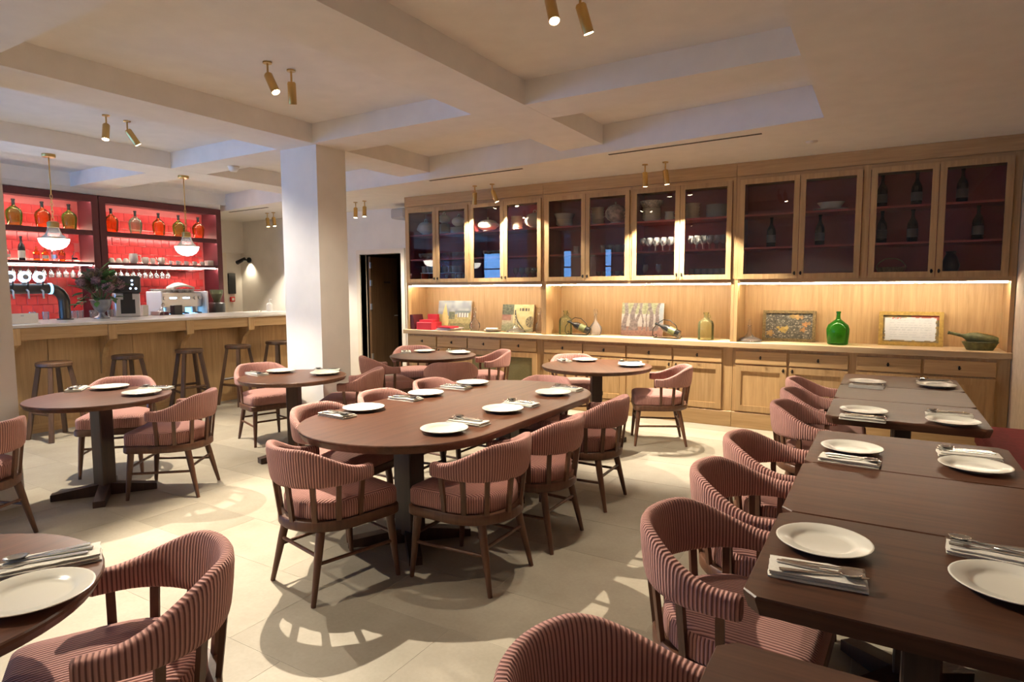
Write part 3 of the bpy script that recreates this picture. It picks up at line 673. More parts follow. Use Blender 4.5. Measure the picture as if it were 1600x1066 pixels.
# ================================================================== SIDEBOARD WALL
CY = 6.87; CT = 0.92
UP_DOORS = [[(-5.87, -5.345), (-5.34, -4.805), (-4.765, -4.245), (-4.24, -3.70)], [(-3.64, -3.10), (-3.095, -2.55), (-2.515, -1.97), (-1.965, -1.42)], [(-1.345, -0.775), (-0.77, -0.23), (-0.16, 0.37), (0.375, 0.90)]]
LO_X = [[(-5.86, -5.37), (-5.35, -4.845), (-4.825, -4.315), (-4.29, -3.77)], [(-3.66, -3.14), (-3.12, -2.585), (-2.565, -2.035), (-2.015, -1.49)], [(-1.35, -0.845), (-0.82, -0.29), (-0.22, 0.305), (0.33, 0.86)]]
MX = [(-5.90, -3.67), (-3.67, -1.38), (-1.38, 0.962)]
WHERE = ['left', 'middle', 'right']
SH1, SH2, SH3 = 2.255, 1.915, 1.612     # shelf tops
def quadframe(b, x0, x1, z0, z1, w, y0, y1):
    box(b, x0, x0 + w, y0, y1, z0, z1); box(b, x1 - w, x1, y0, y1, z0, z1); box(b, x0 + w, x1 - w, y0, y1, z0, z0 + w); box(b, x0 + w, x1 - w, y0, y1, z1 - w, z1)
    return b
knob_me = mesh('knob', lathe(bm_new(), [(0, -0.024), (0.009, -0.022), (0.011, -0.014), (0.005, -0.008), (0.006, 0), (0, 0)], 12), 'dark', True)
key_bm = bm_new(); box(key_bm, -0.007, 0.007, -0.004, 0.0, -0.018, 0.018); tube(key_bm, [(0, -0.004, 0.0), (0, -0.02, 0.0)], 0.003, 6)
tube(key_bm, [(0.010 * math.cos(a), -0.024, 0.0 + 0.010 * math.sin(a)) for a in (2 * PI * k / 10 for k in range(10))], 0.0025, 5, closed=True)
key_me = mesh('key', key_bm, 'dark')
t = tag(part('worktop', cbox(bm_new(), -5.945, 0.962, CY - 0.045, YB - 0.01, 0.86, CT, 0.005), 'ctop', None), 'pale oak worktop running along the whole sideboard', 'worktop')
for mi in range(3):
    x0, x1 = MX[mi]
    lo = thing('sideboard', 'oak sideboard base unit, %s third, drawers over panelled doors' % WHERE[mi], 'sideboard', (x0, CY, 0), 0, 'sideboard base units')
    wd = x1 - x0
    part('carcass', box(bm_new(), 0.002, wd - 0.002, 0.005, YB - CY - 0.02, 0.165, 0.86), 'oakv', lo)
    part('plinth', cbox(bm_new(), 0.001, wd - 0.001, -0.012, 0.05, 0.0, 0.168, 0.003), 'oakh', lo)
    for di, (a, c) in enumerate(LO_X[mi]):
        a -= x0; c -= x0
        dr = part('drawer', cbox(bm_new(), a, c, -0.014, 0.01, 0.692, 0.828, 0.003), 'oakh', lo); ob('key', key_me, dr, ((a + c) / 2, -0.014, 0.762))
        mesh_door = mi == 0 and di >= 2
        dd = part('door', quadframe(bm_new(), a, c, 0.185, 0.676, 0.062, -0.014, 0.01), 'oakv', lo)
        part('panel', box(bm_new(), a + 0.06, c - 0.06, -0.003, 0.008, 0.245, 0.616), 'mesh' if mesh_door else 'oakv', dd, label='olive grille panel' if mesh_door else None)
        ob('knob', knob_me, dd, (c - 0.03 if di % 2 == 0 else a + 0.03, -0.014, 0.635), (R(-90), 0, 0)) if False else ob('knob', key_me, dd, (c - 0.03 if di % 2 == 0 else a + 0.03, -0.014, 0.64))
    up = thing('display_cabinet', 'glazed oak display cabinet, %s third, red inside' % WHERE[mi], 'cabinet', (x0, CY, CT), 0, 'glazed display cabinets')
    Z = lambda z: z - CT
    D = 0.40
    part('niche_back', box(bm_new(), 0.03, wd - 0.03, 0.42, 0.44, 0, Z(1.55)), 'oakv', up)
    for sx in (0.0, wd - 0.035): part('side_panel', box(bm_new(), sx + 0.001, sx + 0.034, 0.0, 0.44, 0, Z(2.65)), 'oakv', up)
    part('bottom_panel', box(bm_new(), 0.034, wd - 0.034, 0.005, 0.44, Z(1.545), Z(1.60)), 'oakh', up)
    part('top_panel', box(bm_new(), 0.034, wd - 0.034, 0.005, 0.44, Z(2.60), Z(2.65)), 'oakh', up)
    fs = part('fascia', cbox(bm_new(), 0.001, wd - 0.001, -0.014, 0.44, Z(2.652), Z(2.789), 0.002), 'oakh', up)
    part('inner_back', box(bm_new(), 0.035, wd - 0.035, 0.40, 0.42, Z(1.60), Z(2.60)), 'burgd', up)
    dl = UP_DOORS[mi]
    mid = (dl[1][1] + dl[2][0]) / 2 - x0
    part('partition', box(bm_new(), mid - 0.012, mid + 0.012, 0.01, 0.40, Z(1.60), Z(2.60)), 'burgd', up)
    for sx in (0.0345, wd - 0.0425): part('inner_side', box(bm_new(), sx, sx + 0.008, 0.01, 0.40, Z(1.60), Z(2.60)), 'burgd', up)
    for zz in (SH1, SH2):
        for a, c in ((0.043, mid - 0.013), (mid + 0.013, wd - 0.043)): part('shelf', box(bm_new(), a, c, 0.02, 0.398, Z(zz) - 0.02, Z(zz)), 'shelfr', up)
    for a, c in ((0.043, mid - 0.013), (mid + 0.013, wd - 0.043)): part('shelf', box(bm_new(), a, c, 0.01, 0.398, Z(SH3) - 0.011, Z(SH3)), 'shelfr', up)
    st = [(0.0, dl[0][0] - x0 - 0.004), (dl[1][1] - x0 + 0.004, dl[2][0] - x0 - 0.004), (dl[3][1] - x0 + 0.004, wd)]
    for a, c in st: part('stile', box(bm_new(), a + 0.001, c - 0.001, -0.004, 0.012, Z(1.585), Z(2.65)), 'oakv', up)
    part('top_rail', box(bm_new(), 0.03, wd - 0.03, -0.002, 0.012, Z(2.612), Z(2.65)), 'oakh', up)
    for di, (a, c) in enumerate(dl):
        a -= x0; c -= x0
        dd = part('door', quadframe(bm_new(), a, c, Z(1.585), Z(2.612), 0.052, -0.024, -0.003), 'oakv', up)
        part('pane', box(bm_new(), a + 0.048, c - 0.048, -0.0155, -0.0125, Z(1.633), Z(2.564)), 'pane', dd)
        ob('knob', key_me, dd, (c - 0.026 if di % 2 == 0 else a + 0.026, -0.024, Z(1.64)))
    part('led_strip', box(bm_new(), 0.05, wd - 0.05, 0.030, 0.046, Z(1.545) - 0.014, Z(1.545)), 'led', up, label='glowing warm light strip')
# ------------------------------------------------------------------ crockery and glass in the cabinets
YI = 7.06
def tureen(x, z, r, h, mat, label, flat=False, handles=True, top='loop'):
    t = thing('tureen', label, 'tureen', (x, YI, z), R(random.uniform(-15, 15)), 'tureens in the cabinets')
    hb = h * 0.55
    part('body', lathe(bm_new(), [(0, 0), (r * 0.55, 0), (r * 0.58, hb * 0.10), (r * 0.40, hb * 0.18), (r * 0.80, hb * 0.42), (r, hb * 0.75), (r * 0.98, hb), (r * 0.9, hb), (0, hb * 0.9)], 26), mat, t, True, 60)
    ld = part('lid', lathe(bm_new(), [(0, hb + 0.0005), (r * 0.95, hb + 0.0005), (r * 0.97, hb + 0.008), (r * 0.7, hb + h * 0.22), (r * 0.25, hb + h * 0.31), (0, hb + h * 0.32)], 26), mat, t, True, 60)
    zt = hb + h * 0.31
    if top == 'loop': part('lid_handle', tube(bm_new(), [(0.022 * math.cos(a), 0, zt + 0.016 + 0.022 * math.sin(a)) for a in (2 * PI * k / 12 for k in range(12))], 0.006, 6, closed=True), mat, ld, True)
    else: part('lid_handle', lathe(bm_new(), [(0.006, zt - 0.004), (0.007, zt + 0.012), (0.014, zt + 0.02), (0.010, zt + 0.032), (0, zt + 0.036)], 12), mat, ld, True)
    if handles:
        for s in (-1, 1): part('handle', tube(bm_new(), [(s * r * 0.9, 0, hb * 0.85), (s * r * 1.18, 0, hb * 0.92), (s * r * 1.22, 0, hb * 0.72), (s * r * 0.95, 0, hb * 0.55)], 0.008, 6), mat, t, True)
tureen(-5.68, SH1, 0.12, 0.23, 'china', 'white ribbed tureen with ring lid, leftmost in the cabinets')
tureen(-5.10, SH1 + 0.085, 0.10, 0.17, 'cream', 'cream lidded tureen standing on plates, second glass door')
tureen(-4.62, SH1, 0.14, 0.19, 'cream', 'low cream tureen with pointed knob, third glass door', top='knob')
tureen(-3.90, SH1, 0.135, 0.24, 'china', 'pale tureen with loop lid, fourth glass door')
tureen(-2.80, SH1, 0.125, 0.27, plain('flowered_china', (0.70, 0.55, 0.48), 0.3, noise=0.5, scale=22), 'flower painted tureen, sixth glass door', top='knob')
splate = mesh('stacked_plate', lathe(bm_new(), [(0, 0), (0.07, 0), (0.118, 0.013), (0.120, 0.016), (0.08, 0.0045), (0, 0.004)], 26), 'china', True, 60)
sbowl = mesh('stacked_bowl', lathe(bm_new(), [(0, 0), (0.05, 0), (0.10, 0.035), (0.105, 0.05), (0.1, 0.05), (0.09, 0.034), (0, 0.006)], 24), 'cream', True, 60)
sdish = mesh('stacked_dish', lathe(bm_new(), [(0, 0), (0.07, 0), (0.078, 0.03), (0.082, 0.034), (0.07, 0.034), (0.06, 0.006), (0, 0.005)], 24), 'cream', True, 60)
def stack(me, nm, x, z, n, dz, cat, label, grp, y=YI):
    for k in range(n): tag(ob(nm, me, None, (x, y, z + k * dz), (0, 0, k)), '%s, %s from the bottom' % (label, NTH[k]), cat, grp)
stack(splate, 'stacked_plate', -5.10, SH1, 6, 0.0142, 'plate', 'plate in the stack under a tureen, second glass door', 'plates under the cream tureen')
stack(sdish, 'stacked_dish', -5.35, SH1, 4, 0.036, 'dish', 'deep cream dish in the stack, second glass door', 'cream dishes behind the second door')
tureen(-5.35, SH1 + 0.146, 0.085, 0.15, 'cream', 'small cream lidded pot on top of stacked dishes, second glass door', handles=False)
stack(sdish, 'stacked_dish', -4.17, SH1, 5, 0.036, 'dish', 'deep cream dish in the tall stack, fourth glass door', 'cream dishes behind the fourth door')
stack(sbowl, 'stacked_bowl', -3.48, SH1, 3, 0.0255, 'bowl', 'cream bowl in the stack, fifth glass door', 'bowls behind the fifth door')
tag(part('casserole', lathe(bm_new(), [(0, 0), (0.10, 0), (0.125, 0.05), (0.13, 0.062), (0.12, 0.062), (0.1, 0.01), (0, 0.01)], 26), 'china', None, True, 60, loc=(-3.48, YI, SH1 + 0.103)), 'wide pale casserole on top of bowls, fifth glass door', 'dish')
stack(sdish, 'stacked_dish', -3.03, SH1, 6, 0.036, 'dish', 'deep cream dish in the tall stack, sixth glass door', 'cream dishes behind the sixth door')
stack(sbowl, 'stacked_bowl', -2.36, SH1, 5, 0.0255, 'bowl', 'cream bowl in the stack, seventh glass door', 'bowls behind the seventh door')
tag(part('patterned_bowl', lathe(bm_new(), [(0, 0), (0.09, 0), (0.125, 0.06), (0.13, 0.085), (0.12, 0.085), (0.1, 0.02), (0, 0.015)], 26), plain('patterned_china', (0.6, 0.5, 0.36), 0.35, noise=0.55, scale=55), None, True, 60, loc=(-2.36, YI, SH1 + 0.154)), 'patterned bowl on top of the bowls, seventh glass door', 'bowl')
j = thing('sauce_jug', 'small flowered sauce jug beside the patterned bowl', 'jug', (-2.15, YI, SH1))
part('body', lathe(bm_new(), [(0, 0), (0.04, 0), (0.055, 0.04), (0.045, 0.09), (0.055, 0.105), (0.048, 0.105), (0.03, 0.02), (0, 0.01)], 20), 'china', j, True, 60); part('handle', tube(bm_new(), [(0.045, 0, 0.085), (0.085, 0, 0.08), (0.08, 0, 0.04), (0.05, 0, 0.03)], 0.006, 6), 'china', j, True)
stack(sdish, 'stacked_dish', -1.89, SH1, 5, 0.036, 'dish', 'deep cream dish in the stack, eighth glass door', 'cream dishes behind the eighth door')
stack(splate, 'stacked_plate', -1.62, SH1, 10, 0.0142, 'plate', 'plate in the broad stack, eighth glass door', 'plates behind the eighth door')
bt = thing('boat_dish', 'lobed serving dish on a saucer, tenth glass door', 'dish', (-0.51, YI, SH1))
part('saucer', lathe(bm_new(), [(0, 0), (0.08, 0), (0.16, 0.018), (0.16, 0.022), (0, 0.01)], 30), 'cream', bt, True, 60)
part('bowl', lathe(bm_new(), [(0, 0.011), (0.06, 0.011), (0.09, 0.04), (0.125, 0.09), (0.115, 0.09), (0.06, 0.03), (0, 0.025)], 30, sy=0.7), 'cream', bt, True, 60)
stem = mesh('stem_glass', lathe(bm_new(), [(0, 0), (0.03, 0), (0.03, 0.003), (0.005, 0.006), (0.004, 0.06), (0.022, 0.075), (0.034, 0.10), (0.035, 0.125), (0.029, 0.155), (0.028, 0.155), (0.033, 0.12), (0.02, 0.08), (0, 0.068)], 14), 'glassware', True, 60)
tumb = mesh('tumbler', lathe(bm_new(), [(0, 0), (0.030, 0), (0.035, 0.095), (0.033, 0.095), (0.028, 0.010), (0, 0.008)], 14), 'glassware', True, 60)
short = mesh('small_glass', lathe(bm_new(), [(0, 0), (0.02, 0), (0.006, 0.012), (0.006, 0.03), (0.026, 0.045), (0.030, 0.085), (0.028, 0.085), (0.02, 0.045), (0, 0.035)], 14), 'glassware', True, 60)
ORD = ['first', 'second', 'third', 'fourth', 'fifth', 'sixth', 'seventh', 'eighth']
def glasses(me, nm, xa, xb, n, z, label, grp, ys=(6.98, 7.09)):
    for k in range(n):
        for r_, y in enumerate(ys[: 1 if n < 3 else 2]):
            row = '' if n < 3 else (', front row' if r_ == 0 else ', back row')
            tag(ob(nm, me, None, (xa + (xb - xa) * k / max(1, n - 1) + (0.03 if y > 7 else 0), y, z)), '%s%s, %s from left' % (label, row, NTH[k]), 'glass', grp)
glasses(short, 'small_glass', -5.72, -5.42, 5, SH2, 'small stemmed glass on the middle shelf, first glass door', 'small glasses behind the first door')
glasses(short, 'small_glass', -5.27, -4.90, 6, SH2, 'small stemmed glass on the middle shelf, second glass door', 'small glasses behind the second door')
glasses(tumb, 'tumbler', -5.66, -5.42, 4, SH3 + 0.111, 'tumbler on the wire rack, first glass door', 'tumblers on the rack, first door')
glasses(tumb, 'tumbler', -5.28, -5.14, 3, SH3 + 0.111, 'tumbler on the wire rack, second glass door', 'tumblers on the rack, second door')
rk = thing('wire_rack', 'pale wire rack lifting tumblers in the left cabinet', 'rack', (-5.38, 7.04, SH3))
part('tray', box(bm_new(), -0.32, 0.30, -0.10, 0.10, 0.105, 0.110), 'steel', rk)
for a, c in ((-0.31, -0.09), (-0.31, 0.09), (0.29, -0.09), (0.29, 0.09)): part('leg', tube(bm_new(), [(a, c, 0), (a, c, 0.105)], 0.003, 6), 'steel', rk)
tag(part('red_canister', lathe(bm_new(), [(0, 0), (0.055, 0), (0.055, 0.10), (0.05, 0.105), (0, 0.107)], 20), 'redp', None, True, 50, loc=(-5.79, 7.15, SH3)), 'small red canister at the bottom left, first glass door', 'canister')
glasses(short, 'small_glass', -5.22, -4.9, 4, SH3, 'small glass on the bottom shelf, second glass door', 'bottom glasses, second door', (6.93, 7.16))
glasses(short, 'small_glass', -4.62, -4.40, 4, SH2, 'small glass on the middle shelf, third glass door', 'middle glasses, third door')
glasses(stem, 'stem_glass', -4.14, -3.80, 5, SH3, 'stemmed glass on the bottom shelf, fourth glass door', 'bottom glasses, fourth door')
glasses(tumb, 'tumbler', -3.28, -3.18, 2, SH2, 'tall tumbler on the middle shelf, fifth glass door', 'middle tumblers, fifth door')
glasses(tumb, 'tumbler', -2.92, -2.64, 4, SH2, 'tumbler on the middle shelf, sixth glass door', 'middle tumblers, sixth door')
glasses(short, 'small_glass', -2.98, -2.66, 5, SH3, 'small glass on the bottom shelf, sixth glass door', 'bottom glasses, sixth door')
glasses(stem, 'stem_glass', -2.43, -2.10, 5, SH2, 'stemmed glass on the middle shelf, seventh glass door', 'middle glasses, seventh door')
glasses(stem, 'stem_glass', -2.40, -2.24, 2, SH3, 'stemmed glass on the bottom shelf, seventh glass door', 'bottom glasses, seventh door')
glasses(stem, 'stem_glass', -1.88, -1.52, 6, SH2, 'stemmed glass on the middle shelf, eighth glass door', 'middle glasses, eighth door')
glasses(tumb, 'tumbler', -1.86, -1.52, 6, SH3, 'tumbler on the bottom shelf, eighth glass door', 'bottom tumblers, eighth door')
bottle_prof = [(0, 0), (0.042, 0), (0.045, 0.006), (0.045, 0.16), (0.040, 0.19), (0.018, 0.235), (0.014, 0.25), (0.014, 0.295), (0.017, 0.297), (0.017, 0.312), (0, 0.313)]
wineb = mesh('wine_bottle', lathe(bm_new(), bottle_prof, 18), 'darkgl', True, 50)
winel = mesh('label', lathe(bm_new(), [(0.0456, 0.05), (0.0456, 0.13)], 18), plain('grey_label', (0.16, 0.16, 0.17), 0.7), True)
for x, z, lb in ((-1.06, SH2, 'dark bottle on the middle shelf, ninth glass door'), (-0.60, SH2, 'dark bottle on the middle shelf, tenth glass door'), (-0.07, SH1, 'left dark bottle on the top shelf, eleventh glass door'), (0.21, SH1, 'right dark bottle on the top shelf, eleventh glass door'),
                 (-0.06, SH2, 'left dark bottle on the middle shelf, eleventh glass door'), (0.19, SH2, 'right dark bottle on the middle shelf, eleventh glass door'), (0.56, SH1, 'dark bottle on the top shelf, rightmost glass door'), (0.69, SH2, 'dark bottle on the middle shelf, rightmost glass door')):
    t = thing('wine_bottle', lb, 'bottle', (x, YI, z), random.uniform(0, 6), 'dark bottles in the right cabinet'); ob('bottle_body', wineb, t); ob('label', winel, t)
t = thing('bread_basket', 'wicker basket with hoop handle, eleventh glass door', 'basket', (0.03, YI, SH3), R(10))
part('basket', lathe(bm_new(), [(0, 0), (0.10, 0), (0.13, 0.07), (0.125, 0.075), (0.10, 0.01), (0, 0.01)], 24, sy=0.7), 'wicker', t, True, 60)
part('hoop', tube(bm_new(), [(0.125 * math.cos(a), 0, 0.06 + 0.10 * math.sin(a)) for a in (PI * k / 14 for k in range(15))], 0.005, 6), 'wicker', t, True)
t = thing('dark_vase', 'dark vase on the bottom shelf, rightmost glass door', 'vase', (0.50, YI, SH3))
part('body', lathe(bm_new(), [(0, 0), (0.05, 0), (0.075, 0.08), (0.05, 0.16), (0.035, 0.19), (0.045, 0.21), (0.04, 0.21), (0, 0.02)], 20), 'blackp', t, True, 60)
# ------------------------------------------------------------------ objects on the worktop
def canvas(name, x0, x1, z0, z1, fn, label, yb=7.24, lean=8, frame=None, fw=0.03, depth=0.025):
    wd, ht = x1 - x0, z1 - z0
    t = thing(name, label, 'painting', ((x0 + x1) / 2, yb - ht * math.sin(R(lean)), CT)); t.rotation_euler = (R(-lean), 0, 0)
    a, c, e = -wd / 2, wd / 2, ht; m = fw if frame else 0.0
    nx, nz = 76, int(76 * ht / wd); me = bpy.data.meshes.new('picture')
    V, Fc, col = [], [], []
    for i in range(nx + 1):
        for k in range(nz + 1):
            u, v = i / nx, k / nz; V.append((a + m + (wd - 2 * m) * u, -0.001, m + (ht - 2 * m) * v)); col.append(fn(u, v))
    for i in range(nx):
        for k in range(nz):
            p = i * (nz + 1) + k; Fc.append((p, p + nz + 1, p + nz + 2, p + 1))
    me.from_pydata(V, [], Fc); at = me.color_attributes.new('Col', 'FLOAT_COLOR', 'POINT')
    for i, q in enumerate(col): at.data[i].color = (*q, 1)
    me.materials.append(M['paint']); ob('picture', me, t)
    part('backing', box(bm_new(), a + 0.002, c - 0.002, 0.0, depth, 0.002, e - 0.002), 'cream', t)
    if frame: part('frame', quadframe(bm_new(), a, c, 0, e, fw, -0.018, depth + 0.001), frame, t)
    return t
def hsh(i, k, s=0): return random.Random(i * 7919 + k * 104729 + s * 31).random()
def vn(u, v, sc, s=0):
    x, y = u * sc, v * sc; i, k = int(math.floor(x)), int(math.floor(y)); fx, fy = x - i, y - k; fx = fx * fx * (3 - 2 * fx); fy = fy * fy * (3 - 2 * fy)
    return (hsh(i, k, s) * (1 - fx) + hsh(i + 1, k, s) * fx) * (1 - fy) + (hsh(i, k + 1, s) * (1 - fx) + hsh(i + 1, k + 1, s) * fx) * fy
def mixc(a, b, t): return tuple(x + (y - x) * t for x, y in zip(a, b))
def pic_hill(u, v):
    n = vn(u, v, 9, 1); n2 = vn(u, v, 24, 2)
    c = mixc((0.20, 0.24, 0.27), (0.42, 0.45, 0.44), n)                       # grey mountains and sky
    if v < 0.55 - 0.08 * math.sin(u * 5): c = mixc((0.30, 0.27, 0.10), (0.50, 0.43, 0.18), n2)
    if v < 0.22: c = mixc((0.16, 0.17, 0.08), (0.36, 0.31, 0.14), n2)
    if 0.14 < u < 0.34 and v < 0.92 - abs(u - 0.22) * 5: c = mixc((0.55, 0.42, 0.14), (0.68, 0.56, 0.25), n)
    if 0.60 < u < 0.93 and 0.42 < v < 0.58: c = (0.68, 0.66, 0.58) if int(u * 26) % 2 else (0.20, 0.22, 0.22)
    if 0.52 < u < 0.97 and 0.58 <= v < 0.66: c = (0.15, 0.20, 0.20)
    if 0.34 < u < 0.52 and 0.34 < v < 0.62: c = mixc((0.08, 0.11, 0.07), (0.2, 0.22, 0.12), n2)
    return c
def pic_village(u, v):
    n = vn(u, v, 10, 3); n2 = vn(u, v, 26, 4)
    c = mixc((0.55, 0.46, 0.20), (0.68, 0.60, 0.33), n)
    if u < 0.38 and v > 0.62: c = mixc((0.05, 0.06, 0.04), (0.16, 0.17, 0.10), n2)
    elif u < 0.30 and v > 0.40: c = mixc((0.24, 0.10, 0.07), (0.38, 0.2, 0.14), n)
    elif u < 0.36: c = mixc((0.38, 0.33, 0.2), (0.5, 0.44, 0.28), n2)
    if abs(u - (0.42 + 0.22 * (0.75 - v) * (0.75 - v) * 3)) < 0.025 and v < 0.8: c = (0.06, 0.07, 0.05)
    if 0.56 < u < 0.86 and 0.76 < v < 0.86 and (int(u * 40) % 4 != 0): c = (0.10, 0.09, 0.07)
    if v < 0.20 + 0.12 * math.sin(u * 6): c = mixc((0.20, 0.22, 0.12), (0.42, 0.4, 0.24), n2)
    d = math.hypot((u - 0.92) * 1.3, v - 0.36)
    if d < 0.2: c = (0.12, 0.10, 0.06) if (int(d * 40) % 2 or int(math.atan2(v - 0.36, u - 0.92) * 4) % 3 == 0) else (0.5, 0.42, 0.22)
    return c
def pic_forest(u, v):
    n = vn(u, v, 10, 5); n2 = vn(u, v, 30, 6)
    c = mixc((0.42, 0.40, 0.36), (0.56, 0.56, 0.55), n)
    if v < 0.28: c = mixc((0.24, 0.13, 0.11), (0.40, 0.24, 0.19), n2)
    if v > 0.66: c = mixc((0.20, 0.23, 0.12), (0.42, 0.44, 0.28), n2)
    if u > 0.9 and v > 0.4: c = mixc((0.30, 0.38, 0.46), (0.45, 0.5, 0.52), n)
    for cx, w, sl in ((0.08, 0.05, 0.04), (0.24, 0.06, 0.10), (0.36, 0.035, 0.12), (0.52, 0.015, -0.05), (0.60, 0.015, 0.05), (0.74, 0.045, -0.08), (0.84, 0.04, 0.05)):
        x = cx + sl * (v - 0.2) + 0.02 * math.sin(v * 9 + cx * 20)
        if abs(u - x) < w * (1.3 - 0.5 * v) and v > 0.16: c = mixc((0.12, 0.10, 0.11), (0.30, 0.26, 0.25), n2)
    return c
def pic_flowers(u, v):
    n = vn(u, v, 12, 7); n2 = vn(u, v, 30, 8)
    c = mixc((0.03, 0.035, 0.025), (0.15, 0.14, 0.11), n2)
    if vn(u, v, 40, 9) > 0.78: c = (0.38, 0.35, 0.28)
    for cx, cz, r, col in ((0.34, 0.36, 0.10, (0.52, 0.36, 0.08)), (0.44, 0.42, 0.10, (0.62, 0.46, 0.14)), (0.40, 0.30, 0.09, (0.58, 0.42, 0.12)), (0.27, 0.44, 0.06, (0.5, 0.35, 0.08)), (0.66, 0.88, 0.12, (0.58, 0.38, 0.14)), (0.56, 0.90, 0.10, (0.5, 0.36, 0.12)), (0.76, 0.86, 0.08, (0.52, 0.3, 0.12)),
                           (0.84, 0.58, 0.10, (0.50, 0.24, 0.08)), (0.80, 0.36, 0.10, (0.48, 0.25, 0.09)), (0.92, 0.62, 0.07, (0.5, 0.28, 0.1)), (0.10, 0.20, 0.13, (0.42, 0.26, 0.09))):
        d = math.hypot((u - cx) * 1.5, v - cz); a = math.atan2(v - cz, u - cx)
        if d < r * (0.85 + 0.25 * math.cos(5 * a)): c = mixc(col, tuple(q * 0.45 for q in col), n)
    return c
def pic_paper(u, v):
    e = 0.045 + 0.02 * vn(u, v, 18, 11)
    if u < e * 0.7 or u > 1 - e or v < e * 1.1 + (0.02 if 0.15 < u < 0.4 else 0) or v > 1 - e * 1.6:
        return (0.40, 0.10, 0.06) if v > 0.85 and u > 0.5 else mixc((0.32, 0.22, 0.06), (0.10, 0.09, 0.07), vn(u, v, 14, 12))
    c = (0.60, 0.61, 0.60)
    if 0.12 < u < 0.88 and 0.14 < v < 0.88 and int(v * 34) % 3 == 0 and vn(u, v, 45, 13) > 0.42: c = (0.47, 0.49, 0.50)
    if v > 0.86 and 0.16 < u < 0.32 and vn(u, v, 40, 14) > 0.4: c = (0.5, 0.12, 0.10)
    return c
canvas('landscape_painting', -5.60, -5.02, CT, 1.33, pic_hill, 'unframed landscape painting with pale tower, leftmost on the worktop')
canvas('village_painting', -4.50, -4.01, CT, 1.285, pic_village, 'unframed painting of a yellow street beside a dark tree')
canvas('forest_painting', -2.77, -2.25, CT, 1.32, pic_forest, 'unframed painting of grey tree trunks on red ground')
canvas('flower_painting', -1.14, -0.62, CT, 1.25, pic_flowers, 'dark flower painting in an old gilt frame', frame='oldgilt', fw=0.03)
canvas('framed_document', -0.05, 0.485, CT, 1.255, pic_paper, 'torn paper sheet in a bright gilt frame at the right', frame='gilt', fw=0.036)
# red folders and boxes at the left end
for k, (dx, tilt) in enumerate(((0.0, 4), (0.045, 7), (0.09, 9))):
    o = part('menu_folder', cbox(bm_new(), -0.012, 0.012, -0.11, 0.11, 0, 0.21, 0.002), 'burg', None, loc=(-5.835 + dx * 0.55, 7.0, CT), rot=(0, R(-tilt), 0))
    tag(o, '%s dark red menu folder leaning at the left end of the worktop' % NTH[k], 'folder', 'leaning menu folders')
tag(part('red_binder', cbox(bm_new(), 0, 0.18, 0, 0.045, 0, 0.21, 0.003), 'red', None, loc=(-5.74, 7.14, CT)), 'upright bright red binder behind the red box', 'binder')
tag(part('red_box', cbox(bm_new(), 0, 0.27, 0, 0.24, 0, 0.105, 0.004), 'red', None, loc=(-5.72, 6.86, CT)), 'bright red cardboard box on the worktop', 'box')
tag(part('red_box', cbox(bm_new(), 0, 0.22, 0, 0.18, 0, 0.035, 0.003), 'red', None, loc=(-5.69, 6.885, CT + 0.105), rot=(0, 0, R(6))), 'flat red box lying on top of the larger red box', 'box')
for k in range(3):
    tag(part('paper_menu', box(bm_new(), -0.11, 0.11, -0.15, 0.15, 0, 0.012), 'paper', None, loc=(-5.26 + 0.02 * k, 6.99 + 0.01 * k, CT + 0.0125 * k), rot=(0, 0, R(70 + 9 * k))), ['bottom', 'middle', 'top'][k] + ' one of the loose white menus left on the worktop', 'menu', 'loose menus')
tag(part('red_menu', box(bm_new(), -0.13, 0.13, -0.09, 0.09, 0, 0.02), 'red', None, loc=(-5.22, 6.925, CT + 0.038), rot=(0, 0, R(-6))), 'red menu lying over the worktop edge', 'menu')
def decanter(x, y, k, label):
    t = thing('decanter', label, 'decanter', (x, y, CT))
    part('flask', lathe(bm_new(), [(0, 0), (0.055 * k, 0), (0.058 * k, 0.01), (0.075 * k, 0.05), (0.07 * k, 0.10), (0.025 * k, 0.16), (0.018, 0.18), (0.018, 0.25), (0.026, 0.265), (0.022, 0.265), (0.014, 0.25), (0.014, 0.18), (0.06 * k, 0.10), (0.05 * k, 0.012), (0, 0.01)], 22), 'clear', t, True, 60)
    part('stopper', lathe(bm_new(), [(0, 0.24), (0.011, 0.25), (0.012, 0.266), (0.026, 0.285), (0.020, 0.315), (0, 0.322)], 14), 'clear', t, True, 60)
decanter(-4.85, 7.06, 1.0, 'clear decanter between the two left paintings')
decanter(-3.05, 7.06, 1.05, 'clear decanter left of the forest painting')
decanter(-3.86, 7.10, 0.7, 'small clear decanter beside the left divider')
def ship_decanter(x, y, label):
    t = thing('ship_decanter', label, 'decanter', (x, y, CT))
    part('flask', lathe(bm_new(), [(0, 0), (0.125, 0), (0.13, 0.008), (0.11, 0.03), (0.05, 0.055), (0.022, 0.09), (0.015, 0.16), (0.024, 0.175), (0.020, 0.175), (0.011, 0.16), (0.018, 0.09), (0.045, 0.05), (0, 0.03)], 28), 'clear', t, True, 60)
    part('stopper', lathe(bm_new(), [(0, 0.16), (0.010, 0.165), (0.011, 0.178), (0.016, 0.19), (0.006, 0.235), (0, 0.24)], 12), 'clear', t, True, 60)
ship_decanter(-4.15, 7.0, 'wide flat glass decanter before the village painting')
ship_decanter(-1.24, 7.0, 'wide flat glass decanter with tall stopper left of the flower painting')
tag(ob('side_plate', splate, None, (-4.50, 6.97, CT)), 'white plate on the worktop before the village painting', 'plate')
tag(ob('side_plate', splate, None, (-4.50, 6.97, CT + 0.0142)), 'upper white plate of the pair before the village painting', 'plate')
